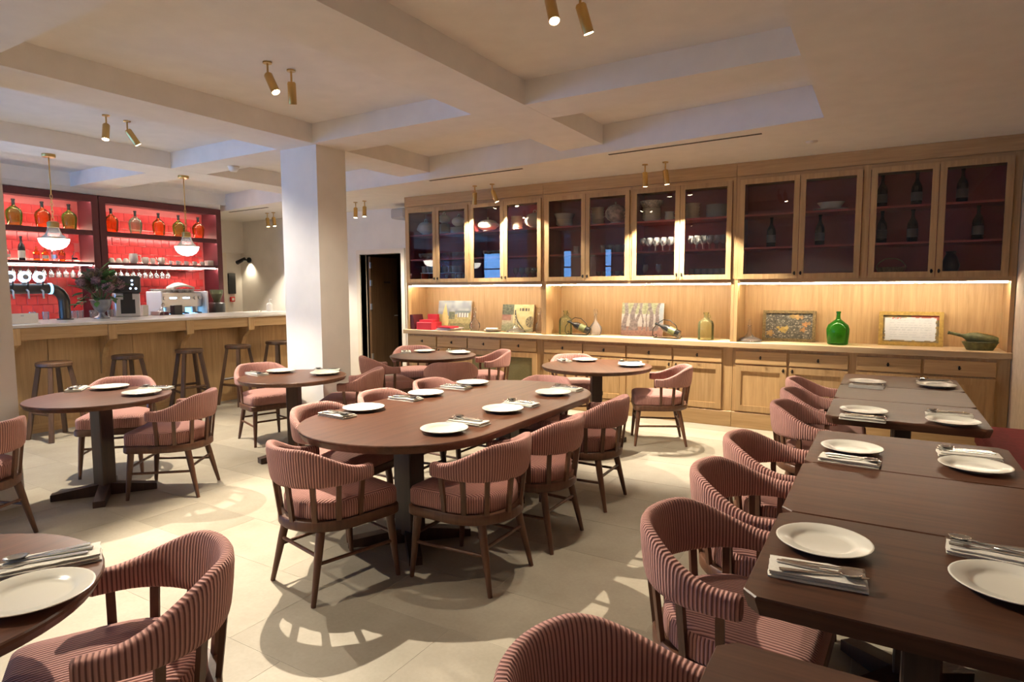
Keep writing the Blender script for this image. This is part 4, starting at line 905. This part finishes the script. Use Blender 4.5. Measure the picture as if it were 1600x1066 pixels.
tag(part('folded_cloth', cbox(bm_new(), -0.08, 0.08, -0.045, 0.045, 0, 0.022, 0.006), 'linen', None, True, 50, loc=(-4.51, 6.97, CT + 0.0305), rot=(0, 0, R(20))), 'folded white cloth on the plates before the village painting', 'cloth')
def jug(x, y, k, label):
    t = thing('glass_demijohn', label, 'bottle', (x, y, CT))
    part('body', lathe(bm_new(), [(0, 0), (0.082 * k, 0), (0.086 * k, 0.01), (0.086 * k, 0.17 * k), (0.075 * k, 0.205 * k), (0.04 * k, 0.23 * k), (0.024 * k, 0.245 * k), (0.024 * k, 0.285 * k), (0.03 * k, 0.29 * k), (0.03 * k, 0.305 * k), (0.02 * k, 0.305 * k)], 26), 'palegr', t, True, 50)
    part('finger_ring', tube(bm_new(), [(0.024 * k + 0.02 * math.sin(a), 0, 0.258 * k + 0.02 * math.cos(a)) for a in (PI * q / 8 for q in range(9))], 0.006, 6), 'palegr', t, True)
jug(-3.44, 7.02, 0.98, 'pale green glass jug at the left of the middle niche')
jug(-1.70, 7.00, 1.0, 'pale green glass jug at the right of the middle niche')
def cradle(x, y, label, rz):
    t = thing('bottle_cradle', label, 'wine cradle', (x, y, CT), rz, 'wine cradles')
    q = bm_new(); lathe(q, bottle_prof, 16); bmesh.ops.transform(q, matrix=Matrix.Translation((0.16, 0, 0.052)) @ Matrix.Rotation(R(-68), 4, 'Y') @ Matrix.Translation((0, 0, 0)), verts=q.verts)
    part('bottle', q, 'darkgl', t, True, 50)
    q = bm_new(); lathe(q, [(0.0465, 0.05), (0.0465, 0.13)], 16); bmesh.ops.transform(q, matrix=Matrix.Translation((0.16, 0, 0.052)) @ Matrix.Rotation(R(-68), 4, 'Y'), verts=q.verts)
    part('bottle_label', q, 'ship', t, True)
    part('handle', tube(bm_new(), [(0.14, 0, 0.09), (0.12, 0, 0.15), (0.05, 0, 0.205), (-0.03, 0, 0.215), (-0.09, 0, 0.18), (-0.13, 0, 0.14)], 0.005, 6), 'dark', t, True)
    part('scroll', tube(bm_new(), [(-0.13, 0, 0.14), (-0.16, 0, 0.10), (-0.165, 0, 0.04), (-0.14, 0, 0.006), (-0.11, 0, 0.02), (-0.115, 0, 0.045), (-0.135, 0, 0.04)], 0.005, 6), 'dark', t, True)
    for s in (-1, 1): part('foot_rail', tube(bm_new(), [(-0.14, 0.03 * s, 0.006), (0.0, 0.045 * s, 0.006), (0.15, 0.045 * s, 0.006), (0.17, 0.045 * s, 0.03)], 0.004, 6), 'dark', t, True)
cradle(-3.26, 6.98, 'bottle in an iron cradle right of the left glass jug', 0.0)
cradle(-2.14, 6.97, 'bottle in an iron cradle before the forest painting', R(-6))
t = thing('green_demijohn', 'bright green glass demijohn on the worktop', 'bottle', (-0.40, 7.02, CT))
part('body', lathe(bm_new(), [(0, 0.008), (0.02, 0.006), (0.083, 0), (0.094, 0.01), (0.104, 0.12), (0.104, 0.16), (0.090, 0.20), (0.05, 0.235), (0.024, 0.255), (0.019, 0.27), (0.017, 0.315), (0.021, 0.318), (0.021, 0.335), (0.014, 0.335)], 30), 'green', t, True, 50)
t = thing('rope_bottle', 'green bottle lying in a wire basket at the right end', 'bottle', (0.70, 7.0, CT), R(4))
q = bm_new(); lathe(q, [(0, 0), (0.05, 0), (0.055, 0.02), (0.055, 0.16), (0.04, 0.21), (0.016, 0.26), (0.013, 0.36), (0.016, 0.362), (0.016, 0.375), (0, 0.376)], 16); bmesh.ops.transform(q, matrix=Matrix.Translation((0.17, 0, 0.07)) @ Matrix.Rotation(R(-77), 4, 'Y'), verts=q.verts); part('bottle', q, 'ship', t, True, 50)
part('basket', lathe(bm_new(), [(0, 0), (0.10, 0), (0.14, 0.075), (0.135, 0.078), (0.095, 0.01), (0, 0.008)], 26, sy=0.5), 'ship', t, True, 50, loc=(0.05, 0, 0))
part('hoop', tube(bm_new(), [(-0.06, 0, 0.07), (-0.04, 0, 0.16), (0.02, 0, 0.17), (0.17, 0, 0.13), (0.19, 0, 0.06)], 0.003, 6), 'brass', t, True)
# ================================================================== BAR
BT = 1.16
bar = thing('bar_counter', 'long oak bar counter with pale stone top', 'bar', (-7.6, 2.2, 0))
BL = 4.35       # length along y
nb = 5
for k in range(nb):
    a = BL * k / nb; c = BL * (k + 1) / nb
    part('front_panel', box(bm_new(), -0.03, 0.0, a + 0.002, c - 0.002, 0.10, 1.02), 'oakv', bar)
part('plinth', box(bm_new(), -0.06, -0.01, 0.0, BL, 0.0, 0.10), 'oaky', bar)
part('body', box(bm_new(), -0.85, -0.031, 0.02, BL - 0.02, 0.02, 1.02), 'oakv', bar)
part('fascia', cbox(bm_new(), -0.02, 0.235, 0.0, BL, 1.0, 1.125, 0.004), 'oaky', bar)
part('counter_top', cbox(bm_new(), -0.95, 0.25, -0.01, BL + 0.01, 1.126, BT, 0.006), 'marble', bar)
cor = [(0.0, 0.30), (0.03, 0.30), (0.045, 0.48), (0.10, 0.60), (0.19, 0.67), (0.232, 0.69), (0.232, 0.76), (0.0, 0.76)]
for y in (0.50, 1.405, 2.305, 3.17):
    b = bm_new(); A = [b.verts.new((x, y - 0.03, z + 0.26)) for x, z in cor]; B = [b.verts.new((x, y + 0.03, z + 0.26)) for x, z in cor]
    b.faces.new(A); b.faces.new(B[::-1])
    for i in range(len(A)): b.faces.new((A[i], B[i], B[(i + 1) % len(A)], A[(i + 1) % len(A)]))
    cb = part('bracket', b, 'oakv', bar); part('bracket_block', cbox(bm_new(), 0.19, 0.252, y - 0.045, y + 0.045, 0.955, 1.124, 0.004), 'oakv', cb)
# bar stools
def stool_proto():
    t = thing('bar_stool', 'x', 'stool', (0, 0, 0), 0, 'dark wooden bar stools')
    P = [(0.165 * math.cos(2 * PI * k / 28) * (1 + 0.06 * math.cos(4 * PI * k / 28)), 0.155 * math.sin(2 * PI * k / 28)) for k in range(28)]
    b = bm_new(); loft(b, [[(x * 0.93, y * 0.93, 0.735) for x, y in P], [(x, y, 0.745) for x, y in P], [(x, y, 0.772) for x, y in P], [(x * 0.95, y * 0.95, 0.78) for x, y in P]]); part('seat', b, 'stoolw', t, True, 45)
    L_ = []
    for sx, sy in ((1, 1), (1, -1), (-1, -1), (-1, 1)):
        p0, p1 = Vector((0.095 * sx, 0.09 * sy, 0.74)), Vector((0.19 * sx, 0.18 * sy, 0)); L_.append((p0, p1))
        b = bm_new(); tube(b, [p0, p1], [0.026, 0.029], 4); part('leg', b, 'stoolw', t)
    for i in range(4):
        z = 0.27 if i % 2 else 0.33; k = 1 - z / 0.74
        b = bm_new(); tube(b, [L_[i][0].lerp(L_[i][1], k), L_[(i + 1) % 4][0].lerp(L_[(i + 1) % 4][1], k)], 0.015, 4); part('rung', b, 'stoolw', t)
    return t
ST = [(-7.19, 2.95, 8, 'dark bar stool nearest the left column'), (-7.24, 3.69, 4, 'second dark bar stool, partly behind a chair back'), (-7.26, 4.42, -12, 'third dark bar stool, its full legs showing'), (-7.24, 5.07, 6, 'fourth dark bar stool, before the last bracket'), (-7.28, 5.72, 0, 'dark bar stool cut by the white column')]
s0 = stool_proto(); s0.location = (ST[0][0], ST[0][1], 0); s0.rotation_euler = (0, 0, R(ST[0][2])); s0['label'] = ST[0][3]
for x, y, a, lb in ST[1:]: dup(s0, (x, y, 0), R(a), lb)
# pendants
def pendant(x, y, label):
    t = thing('pendant_lamp', label, 'lamp', (x, y, ZB), 0, 'pendant lamps over the bar')
    part('canopy', lathe(bm_new(), [(0, -0.03), (0.058, -0.03), (0.06, -0.026), (0.06, 0), (0, 0)], 24), 'brass', t, True, 40)
    part('rod', tube(bm_new(), [(0, 0, -0.03), (0, 0, -0.40)], 0.006, 8), 'brass', t, True)
    for k in range(7):
        z = -0.41 - 0.038 * k; a0 = 0 if k % 2 else PI / 2
        part('chain_link', tube(bm_new(), [(0.011 * math.cos(q) * math.cos(a0), 0.011 * math.cos(q) * math.sin(a0), z + 0.026 * math.sin(q) - 0.01) for q in (2 * PI * i / 10 for i in range(10))], 0.0035, 5, closed=True), 'brass', t, True)
    part('holder', lathe(bm_new(), [(0, -0.665), (0.03, -0.668), (0.052, -0.68), (0.054, -0.73), (0.05, -0.73), (0, -0.70)], 24), 'brass', t, True, 45)
    part('glass_neck', lathe(bm_new(), [(0.050, -0.728), (0.058, -0.76), (0.075, -0.80), (0.112, -0.838), (0.128, -0.845)], 28), 'clear', t, True)
    part('glass_bowl', lathe(bm_new(), [(0.132, -0.843), (0.134, -0.85), (0.125, -0.885), (0.10, -0.922), (0.06, -0.948), (0, -0.96)], 28), 'opal', t, True, label='glowing white glass bowl')
    part('rim', tube(bm_new(), [(0.132 * math.cos(q), 0.132 * math.sin(q), -0.843) for q in (2 * PI * i / 28 for i in range(28))], 0.005, 6, closed=True), 'brass', t, True)
pendant(-7.30, 3.07, 'glass pendant lamp over the bar, left one')
pendant(-7.32, 4.49, 'glass pendant lamp over the bar, right one')
# back bar shelving
UX = -9.30
tile_me = mesh('tile', cbox(bm_new(), 0, 0.012, 0.002, 0.118, 0.002, 0.118, 0.004), 'tile')
for y0, y1, lb, mod in ((2.60, 4.465, 'left half of the red back bar shelving', 0), (4.475, 6.30, 'right half of the red back bar shelving', 1)):
    u = thing('back_bar_shelving', lb, 'shelving', (UX, y0, 0), 0, 'back bar shelving'); wd = y1 - y0
    for sy in (0.0, wd - 0.085): part('upright', box(bm_new(), -0.40, 0.0, sy, sy + 0.085, 0.0, 2.79), 'burg', u)
    part('cornice', box(bm_new(), -0.40, 0.0, 0.085, wd - 0.085, 2.725, 2.79), 'burg', u)
    part('back_board', box(bm_new(), -0.415, -0.392, 0.0, wd, 0.9, 2.79), 'burg', u)
    tb = part('tile_backsplash', box(bm_new(), -0.392, -0.380, 0.086, wd - 0.086, 0.95, 2.725), 'shelfr', u)
    ny = int((wd - 0.172) / 0.12)
    for r_ in range(15):
        z = 0.95 + r_ * 0.12
        for k in range(ny + 1):
            yy = 0.087 + k * 0.12 - (0.06 if r_ % 2 else 0)
            if yy < 0.086 or yy + 0.12 > wd - 0.08 or z + 0.12 > 2.74: continue
            ob('tile', tile_me, tb, (-0.381 + random.uniform(-0.0015, 0.0015), yy, z))
    part('shelf', box(bm_new(), -0.378, -0.01, 0.086, wd - 0.086, 2.275, 2.315), 'burg', u)
    part('shelf', box(bm_new(), -0.378, -0.01, 0.086, wd - 0.086, 1.845, 1.885), 'burg', u)
    part('led_strip', box(bm_new(), -0.055, -0.035, 0.10, wd - 0.10, 1.833, 1.845), 'ledw', u, label='bright white light strip under the shelf')
    for zt in (2.725, 2.275):
        part('light_lip', box(bm_new(), -0.012, -0.001, 0.086, wd - 0.086, zt - 0.028, zt), 'burg', u)
        part('led_strip', box(bm_new(), -0.060, -0.044, 0.10, wd - 0.10, zt - 0.008, zt), 'ledw', u, label='light strip hidden behind the front lip')
    part('led_strip', box(bm_new(), -0.37, -0.355, 0.10, wd - 0.10, 1.8855, 1.893), 'led', u, label='light strip behind the shelf objects')
    part('led_strip', box(bm_new(), -0.37, -0.355, 0.10, wd - 0.10, 2.3155, 2.323), 'led', u, label='light strip behind the bottles')
    part('work_surface', box(bm_new(), -0.379, 0.42, 0.086, wd - 0.086, 0.90, 0.94), 'steel', u)
    part('base_cupboard', box(bm_new(), -0.379, 0.40, 0.086, wd - 0.086, 0.0, 0.899), 'blackp', u)
    part('glass_rail', box(bm_new(), -0.26, -0.10, 0.12, wd - 0.3, 1.815, 1.822), 'steel', u)
    n = 11
    for k in range(n):
        y = y0 + (0.82 if mod == 0 else 0.16) + k * 0.085
        o = ob('hanging_glass', stem, None, (UX - 0.18, y, 1.8275), (PI, 0, 0))
        tag(o, 'stemmed glass hanging under the %s bar shelf, %s from left' % ('left' if mod == 0 else 'right', NTH[k]), 'glass', 'hanging glasses under the %s bar shelf' % ('left' if mod == 0 else 'right'))
demi = [(0, 0.006), (0.05, 0), (0.074, 0.008), (0.086, 0.11), (0.089, 0.16), (0.078, 0.20), (0.045, 0.232), (0.022, 0.25), (0.017, 0.265), (0.0155, 0.315), (0.020, 0.318), (0.020, 0.335), (0.013, 0.335)]
dem = {m: mesh('body', lathe(bm_new(), demi, 26), m, True, 50) for m in ('amber', 'olive', 'smoke')}
neck = mesh('dark_neck', lathe(bm_new(), [(0.019, 0.262), (0.0172, 0.315), (0.0215, 0.3175), (0.0215, 0.336), (0, 0.337)], 16), 'darkgl', True, 50)
for y, m, lb in ((3.55, 'olive', 'olive glass demijohn, leftmost on the top bar shelf'), (3.86, 'amber', 'red amber demijohn, second on the top bar shelf'), (4.17, 'olive', 'dark olive demijohn beside the shelf divider'), (4.70, 'amber', 'orange amber demijohn just right of the shelf divider'),
                 (5.03, 'smoke', 'grey green demijohn on the right top bar shelf'), (5.37, 'amber', 'middle orange demijohn on the right top bar shelf'), (5.68, 'olive', 'olive demijohn behind the right pendant lamp'), (6.00, 'amber', 'red amber demijohn, rightmost on the top bar shelf')):
    t = thing('demijohn', lb, 'bottle', (UX - 0.15, y, 2.315), 0, 'demijohns on the top bar shelf'); ob('body', dem[m], t); ob('neck', neck, t)
# bottles, mugs and jugs on the lit shelf
SZ = 1.885
def spirit(y, k, mat, label, lab='stick', sq=False, x=-0.14):
    t = thing('spirit_bottle', label, 'bottle', (UX + x, y, SZ), 0, 'bottles on the lit left bar shelf'); s = 5 if sq else 16
    part('bottle_body', lathe(bm_new(), [(0, 0), (0.036, 0), (0.038, 0.006), (0.038, 0.12 * k), (0.030, 0.145 * k), (0.013, 0.165 * k), (0.012, 0.205 * k), (0.015, 0.208 * k), (0.015, 0.225 * k), (0, 0.226 * k)], 4 if sq else 16), mat, t, not sq, 50)
    part('label', lathe(bm_new(), [(0.0392, 0.03), (0.0392, 0.09 * k)], 4 if sq else 16), lab, t, not sq)
spirit(3.44, 0.8, 'clear', 'clear spirit bottle behind the left column edge')
spirit(3.60, 1.35, 'darkgl', 'tall dark spirit bottle with pale label on the bar shelf')
spirit(3.76, 0.8, 'amber', 'squat amber bottle right of the tall dark bottle', 'redp', True)
spirit(3.86, 0.8, 'amber', 'second squat amber bottle on the bar shelf', 'stick', True)
spirit(3.96, 0.95, 'clear', 'clear square decanter bottle on the bar shelf', 'steel', True)
spirit(4.05, 0.85, 'amber', 'amber round bottle below the left pendant', 'redp')
spirit(4.20, 0.6, 'clear', 'short flask with dark band on the bar shelf', 'darkgl', True)
def handled(name, y, r, h, mat, label, cat, spout=False, x=-0.14, grp=None):
    t = thing(name, label, cat, (UX + x, y, SZ), R(random.uniform(60, 110)), grp)
    part('body', lathe(bm_new(), [(0, 0), (r * 0.75, 0), (r, h * 0.35), (r * 0.92, h * 0.8), (r * 0.8, h), (r * 0.74, h), (r * 0.85, h * 0.4), (0, h * 0.08)], 20), mat, t, True, 60)
    part('handle', tube(bm_new(), [(r * 0.85, 0, h * 0.85), (r * 1.5, 0, h * 0.85), (r * 1.55, 0, h * 0.4), (r * 0.95, 0, h * 0.25)], r * 0.1, 6), mat, t, True)
    if spout: part('spout', tube(bm_new(), [(-r * 0.85, 0, h * 0.35), (-r * 1.3, 0, h * 0.7), (-r * 1.5, 0, h * 0.98)], [r * 0.25, r * 0.16, r * 0.12], 8), mat, t, True)
for k in range(3): tag(ob('upturned_cup', mesh('upturned_cup', lathe(bm_new(), [(0.045, 0), (0.042, 0.03), (0.03, 0.062), (0.022, 0.072), (0, 0.073)], 18), 'china', True, 60), None, (UX - 0.14, 4.67 + k * 0.095, SZ)), 'upturned white cup, %s of three left of the pitcher' % ['first', 'second', 'third'][k], 'cup', 'upturned cups')
handled('pitcher', 4.97, 0.062, 0.145, 'mug', 'grey metal pitcher, tallest on the lit bar shelf', 'pitcher')
handled('teapot', 5.14, 0.05, 0.10, 'china', 'left white teapot on the lit bar shelf', 'teapot', True)
handled('cream_jug', 5.25, 0.034, 0.09, 'china', 'narrow white jug between the two teapots', 'jug')
handled('teapot', 5.38, 0.052, 0.105, 'china', 'right white teapot on the lit bar shelf', 'teapot', True)
for k in range(9): handled('mug', 5.52 + k * 0.066, 0.027, 0.06, 'mug', '%s small grey cup right of the teapots' % NTH[k], 'cup', False, -0.14 + 0.07 * (k % 2), 'grey cups on the lit bar shelf')
tag(part('small_box', cbox(bm_new(), -0.05, 0.05, -0.05, 0.05, 0, 0.085, 0.004), 'mug', None, loc=(UX - 0.14, 6.15, SZ)), 'grey box at the right end of the lit bar shelf', 'box')
# espresso machine on the back work surface
WZ = 0.94
em = thing('espresso_machine', 'white and steel espresso machine with blue lights', 'coffee machine', (-9.04, 5.38, WZ))
part('body', cbox(bm_new(), -0.22, 0.06, -0.33, 0.33, 0.30, 0.52, 0.012), 'steel', em)
part('side_panel', cbox(bm_new(), -0.22, 0.18, -0.36, -0.335, 0.0, 0.54, 0.008), 'whitep', em); part('side_panel', cbox(bm_new(), -0.22, 0.18, 0.335, 0.36, 0.0, 0.54, 0.008), 'whitep', em)
part('lower_body', cbox(bm_new(), -0.22, -0.05, -0.33, 0.33, 0.0, 0.30, 0.008), 'steel', em)
part('drip_tray', cbox(bm_new(), -0.05, 0.20, -0.36, 0.36, 0.0, 0.14, 0.008), 'steel', em)
part('lit_splashback', box(bm_new(), -0.05, -0.045, -0.32, 0.32, 0.15, 0.295), 'bluel', em, label='blue lit back wall of the machine')
for y in (-0.2, 0.0, 0.2):
    g = part('group_head', lathe(bm_new(), [(0, 0.22), (0.045, 0.22), (0.05, 0.31), (0, 0.31)], 18), 'steel', em, True, 50, loc=(0.06, y, 0)); part('portafilter', tube(bm_new(), [(0.02, 0, 0.225), (0.17, 0, 0.215)], 0.014, 8), 'blackp', g, True)
for y in (-0.25, 0.22, 0.29): part('knob', lathe(bm_new(), [(0, 0.03), (0.026, 0.028), (0.028, 0.0), (0, 0)], 16), 'steel', em, True, 50, loc=(0.06, y, 0.44), rot=(0, R(90), 0))
for y in (-0.12, 0.08): part('display', box(bm_new(), 0.06, 0.064, y - 0.05, y + 0.05, 0.43, 0.45), 'medal', em)
part('cup_rail', tube(bm_new(), [(-0.2, -0.32, 0.56), (0.05, -0.32, 0.56), (0.05, 0.32, 0.56), (-0.2, 0.32, 0.56)], 0.006, 6), 'steel', em, True)
cupme = mesh('espresso_cup', lathe(bm_new(), [(0, 0), (0.025, 0), (0.036, 0.055), (0.033, 0.055), (0.02, 0.006), (0, 0.006)], 16), 'china', True, 60)
for k in range(14):
    tag(ob('espresso_cup', cupme, None, (-9.19 + 0.085 * (k % 2) + 0.02 * (k // 10), 5.09 + 0.088 * (k // 2), WZ + 0.5205)), 'white cup on top of the espresso machine, %s row, %s from left' % (['back', 'front'][k % 2], NTH[k // 2]), 'cup', 'cups on the espresso machine')
b = bm_new()
rr = []
for k in range(6): u_ = k / 5; rr.append([(-0.10, -0.16 + 0.32 * u_, 0.05 * math.sin(PI * u_) + 0.025 + 0.04 * u_), (0.10, -0.16 + 0.32 * u_, 0.03 * math.sin(PI * u_) + 0.025), (0.10, -0.16 + 0.32 * u_, 0.03 * math.sin(PI * u_)), (-0.10, -0.16 + 0.32 * u_, 0.05 * math.sin(PI * u_) + 0.04 * u_)])
loft(b, rr); tag(part('tea_towel', b, 'linen', None, True, 50, loc=(-9.1, 5.45, WZ + 0.576)), 'white tea towel draped over cups on the espresso machine', 'towel')
gr = thing('coffee_grinder', 'black coffee grinder right of the espresso machine', 'grinder', (-9.05, 6.0, WZ))
part('body', cbox(bm_new(), -0.12, 0.10, -0.09, 0.09, 0, 0.36, 0.02), 'blackp', gr, True, 50); part('hopper', lathe(bm_new(), [(0.045, 0.36), (0.095, 0.50), (0.10, 0.56), (0.095, 0.56), (0.03, 0.37)], 20), 'smoke', gr, True, 60); part('beans', lathe(bm_new(), [(0.035, 0.37), (0.085, 0.49), (0, 0.50)], 18), plain('coffee_beans', (0.09, 0.045, 0.02), 0.5), gr, True); part('dose_fork', tube(bm_new(), [(0.1, 0, 0.14), (0.18, 0, 0.14)], 0.012, 8), 'steel', gr, True)
# things standing on the bar top
cm = thing('coffee_dispenser', 'tall black and steel dispenser behind the flowers', 'dispenser', (-8.37, 4.29, BT), R(-18))
part('body', cbox(bm_new(), -0.12, 0.09, -0.14, 0.14, 0, 0.30, 0.01), 'steel', cm); part('head', cbox(bm_new(), -0.12, 0.13, -0.15, 0.15, 0.30, 0.52, 0.02), 'blackp', cm, True, 50); part('nozzle', box(bm_new(), 0.05, 0.11, -0.05, 0.05, 0.22, 0.30), 'blackp', cm)
part('recess', box(bm_new(), 0.09, 0.094, -0.08, 0.08, 0.04, 0.22), 'blackp', cm)
for y, z in ((0.05, 0.46), (0.05, 0.41), (0.09, 0.36), (0.03, 0.36)): part('button_light', lathe(bm_new(), [(0, 0.004), (0.012, 0.003), (0.012, 0), (0, 0)], 12), 'medal', cm, True, loc=(0.131, y, z), rot=(0, R(90), 0))
tag(part('cream_carton', cbox(bm_new(), -0.03, 0.03, -0.035, 0.035, 0, 0.14, 0.003), 'trimw', None, loc=(-8.44, 4.55, BT)), 'small cream carton right of the dispenser', 'carton')
tr = thing('cutlery_tray', 'steel tray of spoons on the bar top', 'tray', (-8.42, 4.74, BT)); part('tray', quadframe(bm_new(), -0.07, 0.07, 0, 0.05, 0.004, -0.1, 0.1), 'steel', tr, rot=(0, 0, R(90))); part('tray_floor', box(bm_new(), -0.1, 0.1, -0.07, 0.07, 0, 0.004), 'steel', tr)
for k in range(4): tag(ob('bar_spoon', spoon_me, None, (-8.42 + 0.03 * (k - 1.5), 4.76, BT + 0.075), (R(20 * (k - 1.5)), R(-40 - 6 * k), R(80 + 25 * k))), 'steel spoon sticking out of the tray on the bar, %s of four' % NTH[k], 'spoon', 'spoons in the bar tray')
tag(part('black_caddy', cbox(bm_new(), -0.05, 0.05, -0.06, 0.06, 0, 0.13, 0.006), 'blackp', None, loc=(-8.42, 4.97, BT)), 'black box beside the tray of spoons', 'box')
# beer tap
tp = thing('beer_tap', 'dark pipe beer tap with three lit medallions', 'beer tap', (-8.22, 3.52, BT))
pth = [(0, 0, 0), (0, 0, 0.22), (0, -0.012, 0.265), (0, -0.04, 0.31), (0, -0.085, 0.345), (0, -0.13, 0.36), (0, -0.95, 0.36)]
part('pipe', tube(bm_new(), pth, 0.058, 20), 'pewter', tp, True, 40)
part('base_flange', lathe(bm_new(), [(0, 0), (0.085, 0), (0.085, 0.012), (0.06, 0.014)], 24), 'pewter', tp, True, 40)
part('collar', tube(bm_new(), [(0, -0.125, 0.36), (0, -0.15, 0.36)], 0.064, 20), 'bluel', tp, True, 40, label='blue lit collar')
for k, y in enumerate((-0.245, -0.385, -0.525)):
    m = part('medallion', lathe(bm_new(), [(0, 0.012), (0.035, 0.014), (0.055, 0.010), (0.062, 0), (0, 0)], 26), 'medal', tp, True, 50, loc=(0.02, y, 0.49), rot=(0, R(90), 0), label='round white lit medallion')
    part('emblem', lathe(bm_new(), [(0, 0.0165), (0.03, 0.0165), (0.03, 0.012)], 20), 'urn', m, True, 50, loc=(0, 0.008, 0))
    part('medallion_stalk', tube(bm_new(), [(0, y, 0.415), (0.012, y, 0.44)], 0.02, 10), 'steel', tp, True); part('tap_spout', tube(bm_new(), [(0.05, y, 0.35), (0.10, y, 0.33), (0.105, y, 0.25)], 0.010, 8), 'steel', tp, True)
    part('tap_lever', tube(bm_new(), [(0.09, y, 0.36), (0.11, y, 0.44)], 0.009, 8), 'blackp', tp, True)
cb = thing('card_holder', 'cream card holder at the left end of the bar top', 'card holder', (-7.62, 2.87, BT)); part('card', box(bm_new(), -0.006, 0.006, -0.14, 0.14, 0, 0.105), 'trimw', cb); part('foot', box(bm_new(), -0.04, 0.04, -0.14, 0.14, 0, 0.008), 'trimw', cb); part('printed_line', box(bm_new(), 0.006, 0.0065, -0.11, 0.11, 0.068, 0.072), 'cream', cb); part('printed_emblem', box(bm_new(), 0.006, 0.0066, -0.014, 0.014, 0.074, 0.09), 'mug', cb)
for k in range(10): tag(ob('bar_tumbler', tumb, None, (-8.44 + 0.08 * (k % 2), 3.28 + 0.1 * k + (0.1 if k > 1 else 0), BT)), 'tumbler on the bar top between tap and dispenser, %s from left' % NTH[k], 'glass', 'tumblers on the bar top')
sb = thing('pump_bottle', 'white pump bottle on the far end of the bar', 'bottle', (-8.28, 6.38, BT)); part('bottle', lathe(bm_new(), [(0, 0), (0.045, 0), (0.047, 0.01), (0.047, 0.10), (0.03, 0.125), (0.016, 0.13), (0.016, 0.145), (0, 0.145)], 18), 'whitep', sb, True, 50); part('pump', tube(bm_new(), [(0, 0, 0.145), (0, 0, 0.185), (0.045, 0, 0.185)], 0.008, 8), 'whitep', sb, True)
tag(part('small_dish', lathe(bm_new(), [(0, 0), (0.025, 0), (0.045, 0.02), (0.042, 0.02), (0, 0.005)], 16), 'clear', None, True, 60, loc=(-8.25, 6.18, BT)), 'small glass dish beside the pump bottle', 'dish')
# flowers in an urn
fl_ = thing('flower_urn', 'pewter urn of hydrangeas and leaves on the bar', 'flower arrangement', (-8.10, 3.86, BT))
part('urn', lathe(bm_new(), [(0, 0), (0.085, 0), (0.085, 0.012), (0.035, 0.04), (0.03, 0.07), (0.075, 0.11), (0.105, 0.17), (0.11, 0.21), (0.125, 0.225), (0.115, 0.23), (0.09, 0.2), (0, 0.15)], 26), 'urn', fl_, True, 55)
lf = bmesh.new(); q = []
for i in range(7):
    s_ = i / 6; wv = 0.034 * math.sin(PI * min(1, s_ * 0.96 + 0.04)) ** 0.8; z = -0.03 * s_ * s_
    q.append((lf.verts.new((-wv, s_ * 0.125, z + 0.008)), lf.verts.new((0, s_ * 0.125, z)), lf.verts.new((wv, s_ * 0.125, z + 0.008))))
for A, B in zip(q, q[1:]):
    lf.faces.new((A[0], A[1], B[1], B[0])); lf.faces.new((A[1], A[2], B[2], B[1]))
leaf_me = mesh('leaf', lf, 'leaf', True); leaf_b = leaf_me.copy(); leaf_b.materials[0] = M['leafb']
def bloom(mat, seed):
    b = bm_new(); rnd = random.Random(seed)
    for k in range(70):
        z = 1 - 2 * (k + 0.5) / 70; r_ = math.sqrt(1 - z * z); a = k * 2.39996; n = Vector((r_ * math.cos(a), r_ * math.sin(a), z)); u_, w_ = frame_from(n); p = n * 0.06 * rnd.uniform(0.85, 1.1); s_ = 0.013
        b.faces.new([b.verts.new(p + u_ * s_ * math.cos(q_) + w_ * s_ * math.sin(q_) + n * (0.006 if i % 2 else -0.002)) for i, q_ in enumerate((0, PI / 2, PI, 3 * PI / 2))])
    bmesh.ops.create_icosphere(b, subdivisions=1, radius=0.05)
    return mesh('bloom', b, mat)
blooms = [bloom('petal', 1), bloom('petald', 2), bloom('petal', 3)]
rnd = random.Random(5)
for k in range(16):
    a = k * 2.4; e = 0.25 + 1.15 * (k / 16); rr_ = 0.19
    x, y, z = rr_ * math.cos(a) * math.cos(e), 1.25 * rr_ * math.sin(a) * math.cos(e), 0.30 + 0.22 * math.sin(e) + rnd.uniform(-0.03, 0.05)
    o = ob('bloom', blooms[(k + (1 if y > 0 else 0)) % 3 if y < 0 else (1 if k % 3 else 0)], fl_, (x, y, z), (rnd.uniform(0, 6), rnd.uniform(0, 6), 0)); o.scale = (rnd.uniform(0.8, 1.15),) * 3
    part('flower_stem', tube(bm_new(), [(0.02 * math.cos(a), 0.02 * math.sin(a), 0.19), (x * 0.8, y * 0.8, z - 0.04)], 0.004, 5), 'leaf', fl_, True)
for k in range(46):
    a = rnd.uniform(0, 2 * PI); e = rnd.uniform(-0.45, 1.3); rr_ = rnd.uniform(0.10, 0.20)
    o = ob('leaf', leaf_b if (k % 6 == 0) else leaf_me, fl_, (rr_ * math.cos(a) * math.cos(e), 1.2 * rr_ * math.sin(a) * math.cos(e), 0.29 + 0.21 * math.sin(e)), (e + rnd.uniform(-0.5, 0.5), rnd.uniform(-0.5, 0.5), a - PI / 2))
    s_ = rnd.uniform(0.8, 1.3); o.scale = (s_, s_, s_)
for k, (x, y, z, s_) in enumerate(((0.08, -0.03, 0.56, 1.3), (0.05, 0.0, 0.50, 1.2), (0.08, -0.24, 0.17, 1.2), (0.08, -0.2, 0.2, 1.1), (0.1, -0.22, 0.24, 1.2))):
    o = ob('leaf', leaf_b, fl_, (x, y, z), (R(60 if k < 2 else 10), 0, R(-20 if k < 2 else 160 + 15 * k))); o.scale = (s_, s_, s_)
